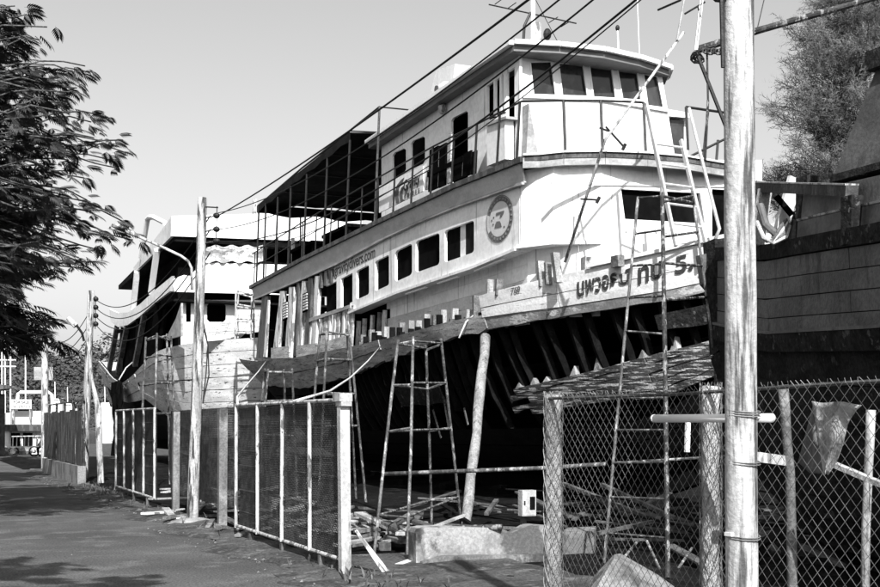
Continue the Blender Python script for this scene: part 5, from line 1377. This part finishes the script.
# motorcycle with a goods sidecar
mc = empty("sidecar_motorcycle", atZ(27, 457, 0), "dark motorcycle with slatted goods sidecar at the street's far end", "motorcycle")
o = atZ(27, 457, 0); Rt = Vector((CN, -SN, 0)); Fw = Vector((SN, CN, 0))
def lp_(a, z, f_=0): return o + Rt * a + Fw * f_ + Vector((0, 0, z))
for a, f_ in ((-.75, 0), (.75, .3), (.1, .9)):
    c = lp_(a, .3, f_)
    wl = B().tube([c + Rt * (.27 * math.cos(i * .5236)) + Vector((0, 0, .27 * math.sin(i * .5236))) for i in range(13)], .05, 6).build("wheel", "tyre", mc)
    B().tube([c - Fw * .04, c + Fw * .04], .12, 8).build("hub", "pale_steel", wl)
B().bar(lp_(-.8, .55), lp_(.8, .6), .9, .06).build("sidecar_floor", "dark_post", mc)
for i in range(8): B().bar(lp_(-.8 + .22 * i, .58), lp_(-.78 + .22 * i, 1.15), .04).build("slat", "dark_post", mc)
B().bar(lp_(-.85, 1.15), lp_(.85, 1.18), .05).build("sidecar_rail", "pale_steel", mc)
B().tube([lp_(.5, .5, .3), lp_(.75, .85, .3), lp_(1.0, .95, .3), lp_(1.15, .7, .3)], [.12, .14, .12, .06], 8).build("body", "black_steel", mc)
B().tube([lp_(.4, 1.1, .1), lp_(.45, 1.15, .3), lp_(.4, 1.1, .6)], .025, 6).build("handlebar", "pale_steel", mc)
B().tube([lp_(.45, .35, .3), lp_(.5, 1.1, .3)], .04, 6).build("fork", "pale_steel", mc)
# boulders on the quay
for k in range(16):
    c = atZ(random.uniform(-6, 46), random.uniform(448, 455), 0); s = random.uniform(.25, .6)
    rows = []
    for i in range(5):
        th = math.pi * i / 4
        rows.append([c + Vector((s * 1.3 * math.sin(th) * math.cos(j * 1.0472) * random.uniform(.8, 1.2), s * math.sin(th) * math.sin(j * 1.0472), s * .6 * (math.cos(th) + .7))) for j in range(6)])
    for r in rows: r.append(r[0])
    B().grid(rows).build("boulder", "stone", None, False, label="pale boulder on the quay edge at the street's end", category="boulder", group="boulders along the quay edge")

# ------------------------------------------------------------------ trees
import numpy as np
rng = np.random.default_rng(5)
def frond_template():
    """one twice-feathered leaf along +Y: a stalk with pairs of narrow drooping blades"""
    v, f = [], []
    def q(*p):
        o = len(v); v.extend(p); f.append(tuple(range(o, o + len(p))))
    def axis(t): return (0.0, t * .75, -.16 * t * t)
    for i in range(4):
        a, c = axis(i / 4), axis((i + 1) / 4)
        q((a[0] - .008, a[1], a[2]), (c[0] - .006, c[1], c[2]), (c[0] + .006, c[1], c[2]), (a[0] + .008, a[1], a[2]))
    n = 7
    for i in range(n):
        t = .2 + .8 * i / (n - 1); a = axis(t); L = .40 + .12 * math.sin(math.pi * t)
        for s in (-1, 1):
            sp_ = .95 - .55 * t
            pr = None
            for k in range(5):
                g = k / 4
                c = (a[0] + s * L * g * math.sin(sp_), a[1] + L * g * math.cos(sp_), a[2] + .03 * g - .20 * g * g)
                w_ = .036 * math.sin(math.pi * (.12 + .84 * g)) * (1 if k % 2 else 1.25)
                cur = ((c[0] - s * 0 - w_ * math.cos(sp_), c[1] + s * w_ * math.sin(sp_), c[2]), (c[0] + w_ * math.cos(sp_), c[1] - s * w_ * math.sin(sp_), c[2]))
                if pr: q(pr[0], cur[0], cur[1], pr[1])
                pr = cur
    return np.array(v, float), f
def scatter(tv, tf, P, D, S, R):
    """copies of the template at P, along direction D (unit), size S, roll R -> verts, faces"""
    n = len(P); m = len(tv)
    D = D / np.linalg.norm(D, axis=1, keepdims=True)
    up = np.tile(np.array([0, 0, 1.0]), (n, 1)) + rng.normal(0, .25, (n, 3))
    X = np.cross(D, up); X /= np.linalg.norm(X, axis=1, keepdims=True) + 1e-9
    Z = np.cross(X, D)
    cr, sr = np.cos(R)[:, None], np.sin(R)[:, None]
    X, Z = X * cr + Z * sr, -X * sr + Z * cr
    out = P[:, None, :] + S[:, None, None] * (tv[None, :, 0, None] * X[:, None, :] + tv[None, :, 1, None] * D[:, None, :] + tv[None, :, 2, None] * Z[:, None, :])
    V = out.reshape(-1, 3)
    F_ = []
    for i in range(n):
        o = i * m
        F_.extend([tuple(o + k for k in q) for q in tf])
    return V, F_
TV, TF = frond_template()
def branch_to(b, a, c, r0, r1, sag=.15, k=7):
    a, c = Vector(a), Vector(c); pts = []
    for i in range(k + 1):
        t = i / k; p = a.lerp(c, t); p.z += sag * math.sin(math.pi * t) * (c - a).length * .5
        p += Vector((random.uniform(-1, 1), random.uniform(-1, 1), random.uniform(-1, 1))) * .03 * (c - a).length * (0 < i < k)
        pts.append(p)
    b.tube(pts, [r0 + (r1 - r0) * i / k for i in range(k + 1)], 6)
    return pts
def feather_tree(name, base, fork, tips, label, per=12, size=.42, spread=.55, trunk_r=.22, extra=None):
    e = empty(name, (base[0], base[1], 0), label, "tree")
    b = B(); base, fork = Vector(base), Vector(fork)
    b.tube([base + Vector((0, 0, -.1)), base.lerp(fork, .35) + Vector((.1, .05, 0)), base.lerp(fork, .7), fork], [trunk_r * 1.25, trunk_r, trunk_r * .85, trunk_r * .7], 10)
    P, D, S, R = [], [], [], []
    tips = sorted([Vector(t) for t in tips], key=lambda t: (round(t.z * .8), math.atan2(t.y - fork.y, t.x - fork.x)))
    hubs = []
    for i in range(0, len(tips), 6):
        g = tips[i:i + 6]; c = sum(g, Vector()) / len(g); hub = fork.lerp(c, .62) + Vector((0, 0, -.15))
        branch_to(b, fork, hub, trunk_r * .2, .022, .22, 8)
        hubs += [hub] * len(g)
    for tp, hub in zip(tips, hubs):
        pts = branch_to(b, hub, tp, .024, .011, .22, 8)
        dirv = (pts[-1] - pts[-3]).normalized()
        hor = Vector((dirv.x, dirv.y, 0)).normalized()
        for k in range(per):
            t = random.random() ** 1.4 * spread
            i = len(pts) - 1; seg = (pts[i] - pts[max(0, i - 6)])
            p = pts[i] - seg * t + Vector((random.gauss(0, .11), random.gauss(0, .11), random.gauss(0, .06)))
            an = random.gauss(0, .85)
            d = Vector((hor.x * math.cos(an) - hor.y * math.sin(an), hor.x * math.sin(an) + hor.y * math.cos(an), random.gauss(-.10, .25)))
            P.append(p); D.append(d); S.append(size * random.uniform(.6, 1.25)); R.append(random.gauss(0, .35))
    b.build("trunk", "bark", e, True)
    V, F_ = scatter(TV, TF, np.array(P, float), np.array(D, float), np.array(S), np.array(R))
    link("crown", V.tolist(), F_, "leaf", e, False, kind="stuff")
    return e
def crown_tips(cx, cy, cz, rx, ry, rz, n):
    o = []
    for k in range(n):
        u = random.uniform(0, 2 * math.pi); z = random.uniform(-.55, 1); r = math.sqrt(max(0, 1 - z * z)) * random.uniform(.55, 1)
        o.append((cx + rx * r * math.cos(u), cy + ry * r * math.sin(u), cz + rz * z * random.uniform(.7, 1)))
    return o
# the tree hanging in at the left: sprays where they are seen
sp = [(16, 6), (48, 27), (40, 40), (20, 33), (8, 44), (5, 20), (86, 66), (62, 78), (90, 72), (45, 66), (40, 82), (70, 92), (78, 88), (55, 100), (30, 70), (15, 62), (105, 116), (92, 122), (80, 112),
      (124, 140), (110, 140), (125, 152), (112, 160), (95, 138), (70, 125), (118, 168), (85, 178), (70, 160), (50, 140), (30, 110), (88, 200), (110, 212), (66, 190), (92, 212), (125, 222), (134, 240), (112, 236), (100, 250),
      (82, 228), (60, 215), (40, 180), (75, 252), (85, 268), (60, 250), (100, 262), (30, 215), (45, 236), (20, 250), (55, 275), (40, 265), (10, 200), (10, 160), (12, 130), (5, 90), (20, 290), (5, 280), (-10, 60), (-10, 120), (-10, 180), (-10, 240),
      (30, 130), (50, 170), (20, 170), (30, 90), (60, 140), (45, 200), (35, 240), (15, 220), (70, 205), (0, 310), (-30, 40), (-40, 150), (-40, 230), (-60, 100), (-80, 200), (-90, 60)]
tips = []
for x, y in sp:
    t = random.uniform(18.5, 21.5)
    tips.append(atT(x - 1, y, t))
for x, y in sp:
    if x < 90: tips.append(atT(x + random.uniform(-25, 0), y + random.uniform(-16, 16), random.uniform(18, 22.5)))
    if x < 45: tips.append(atT(x + random.uniform(-20, 8), y + random.uniform(-20, 20), random.uniform(18, 23)))
tips += crown_tips(-4.6, 19.5, 6.2, 3.6, 3.4, 2.2, 100)
feather_tree("feather_leaf_tree", (-5.6, 18.5, 0), (-3.6, 19.0, 4.2), tips, "feathery-leaved tree whose dark crown hangs in at the left edge", 15, .27, .8)
# its neighbours further along the street
tb = crown_tips(-.9, 27.5, 5.4, 3.4, 4.0, 1.5, 120) + [atT(x, y, random.uniform(26, 29)) for x, y in ((14, 300), (30, 308), (44, 322), (22, 330), (8, 336), (35, 340), (48, 336), (18, 345), (5, 322), (38, 328), (28, 318), (10, 312), (3, 300))]
feather_tree("feather_leaf_tree", (-4.6, 26.5, 0), (-3.8, 27, 3.0), tb, "second feathery-leaved tree, lower crown showing behind the first at the left edge", 9, .62, .5)
tc = crown_tips(-.4, 36.5, 5.9, 3.6, 4.2, 1.7, 120)
feather_tree("feather_leaf_tree", (-5, 36, 0), (-3.2, 36.4, 3.4), tc, "third feathery-leaved tree shading the street further off at the left", 9, .66, .5)
td = crown_tips(-1.6, 6.8, 5.6, 2.6, 2.6, 1.2, 45)
feather_tree("feather_leaf_tree", (-5, 5.5, 0), (-3.4, 6.2, 3.6), td, "near feathery-leaved tree casting its shade on the street at bottom left", 9, .45, .5)

# casuarinas behind the boats at the right: long wispy sprays
def needle_template():
    v, f = [], []
    for k in range(9):
        a = k * 2.4; t = .08 + k * .1
        d = (math.cos(a) * .16, .10, math.sin(a) * .10 - .16)
        o = len(v); p = (0, t, -.12 * t)
        v += [(p[0] - .018, p[1], p[2]), (p[0] + .018, p[1], p[2]), (p[0] + d[0], p[1] + d[1], p[2] + d[2])]
        f.append((o, o + 1, o + 2))
    o = len(v); v += [(-.01, 0, 0), (.01, 0, 0), (0, 1.0, -.15)]; f.append((o, o + 1, o + 2))
    return np.array(v, float), f
NV, NF = needle_template()
def casuarina(base, H, tips, label, per=46, size=.9):
    e = empty("casuarina_tree", (base[0], base[1], 0), label, "tree", None)
    b = B(); base = Vector(base)
    tr = [base + Vector((random.uniform(-.15, .15), random.uniform(-.15, .15), H * i / 8)) for i in range(9)]
    b.tube(tr, [.34 - .036 * i for i in range(9)], 9)
    P, D, S, R = [], [], [], []
    for tp in tips:
        tp = Vector(tp)
        z0 = max(1.5, min(H * .96, tp.z - .35 * math.hypot(tp.x - base.x, tp.y - base.y)))
        a = base + Vector((0, 0, z0))
        pts = branch_to(b, a, tp, .025, .005, .05, 7)
        L_ = (tp - a).length
        for k in range(per):
            t = 1 - .72 * random.random() ** 1.3
            i = min(6, int(t * 7)); p = pts[i].lerp(pts[i + 1], t * 7 - i)
            d = (tp - a).normalized() + Vector((random.gauss(0, .7), random.gauss(0, .7), random.gauss(-.05, .5)))
            P.append(p + Vector((random.gauss(0, .12), random.gauss(0, .12), random.gauss(0, .12)))); D.append(d); S.append(size * random.uniform(.5, 1.3)); R.append(random.uniform(0, 6.28))
    b.build("trunk", "bark", e, True)
    V, F_ = scatter(NV, NF, np.array(P, float), np.array(D, float), np.array(S), np.array(R))
    link("crown", V.tolist(), F_, "needle", e, False, kind="stuff")
t_ = 42.0
ps = [(765, 112), (772, 106), (780, 118), (786, 85), (790, 102), (796, 70), (800, 95), (793, 60), (801, 40), (806, 28), (812, 52), (805, 78), (798, 115), (806, 130), (795, 142), (815, 20), (820, 5), (822, 40), (820, 70), (815, 95), (812, 115), (825, 125), (818, 145),
      (800, 160), (785, 168), (775, 172), (790, 178), (808, 172), (825, 165), (838, 150), (835, 105), (840, 80), (838, 55), (836, 25), (842, 8), (855, 15), (860, 35), (852, 60), (850, 90), (848, 118), (855, 135), (862, 100), (868, 70), (872, 45), (875, 15), (878, 30),
      (760, 178), (770, 184), (832, 180), (845, 170), (862, 155), (870, 130), (885, 90), (890, 50), (895, 20), (900, 70), (905, 110), (880, 0), (860, -10), (840, -15), (825, -12), (890, -20), (920, 40), (830, -30), (850, -35), (870, -40)]
cb_ = atT(862, 400, t_); casuarina((cb_.x, cb_.y, 0), 17.5, [atT(x, y, t_ + random.uniform(-3, 3)) for x, y in ps] + [atT(x + random.uniform(-12, 12), y + random.uniform(-14, 14), t_ + random.uniform(-3, 3)) for x, y in ps if x > 795], "tall wispy casuarina behind the dark casing at the right", 105, .62)
ps2 = [(762, 186), (772, 180), (782, 186), (792, 180), (802, 184), (768, 192), (788, 192), (800, 176), (812, 182), (822, 176), (834, 186), (845, 180), (780, 174), (815, 192), (830, 194), (757, 182), (750, 190), (842, 190)]
cb_ = atT(795, 400, 50); casuarina((cb_.x, cb_.y, 0), 10.5, [atT(x, y, 50 + random.uniform(-2, 2)) for x, y in ps2], "lower dark-needled casuarina showing above the dark boat's deck", 90, .7)
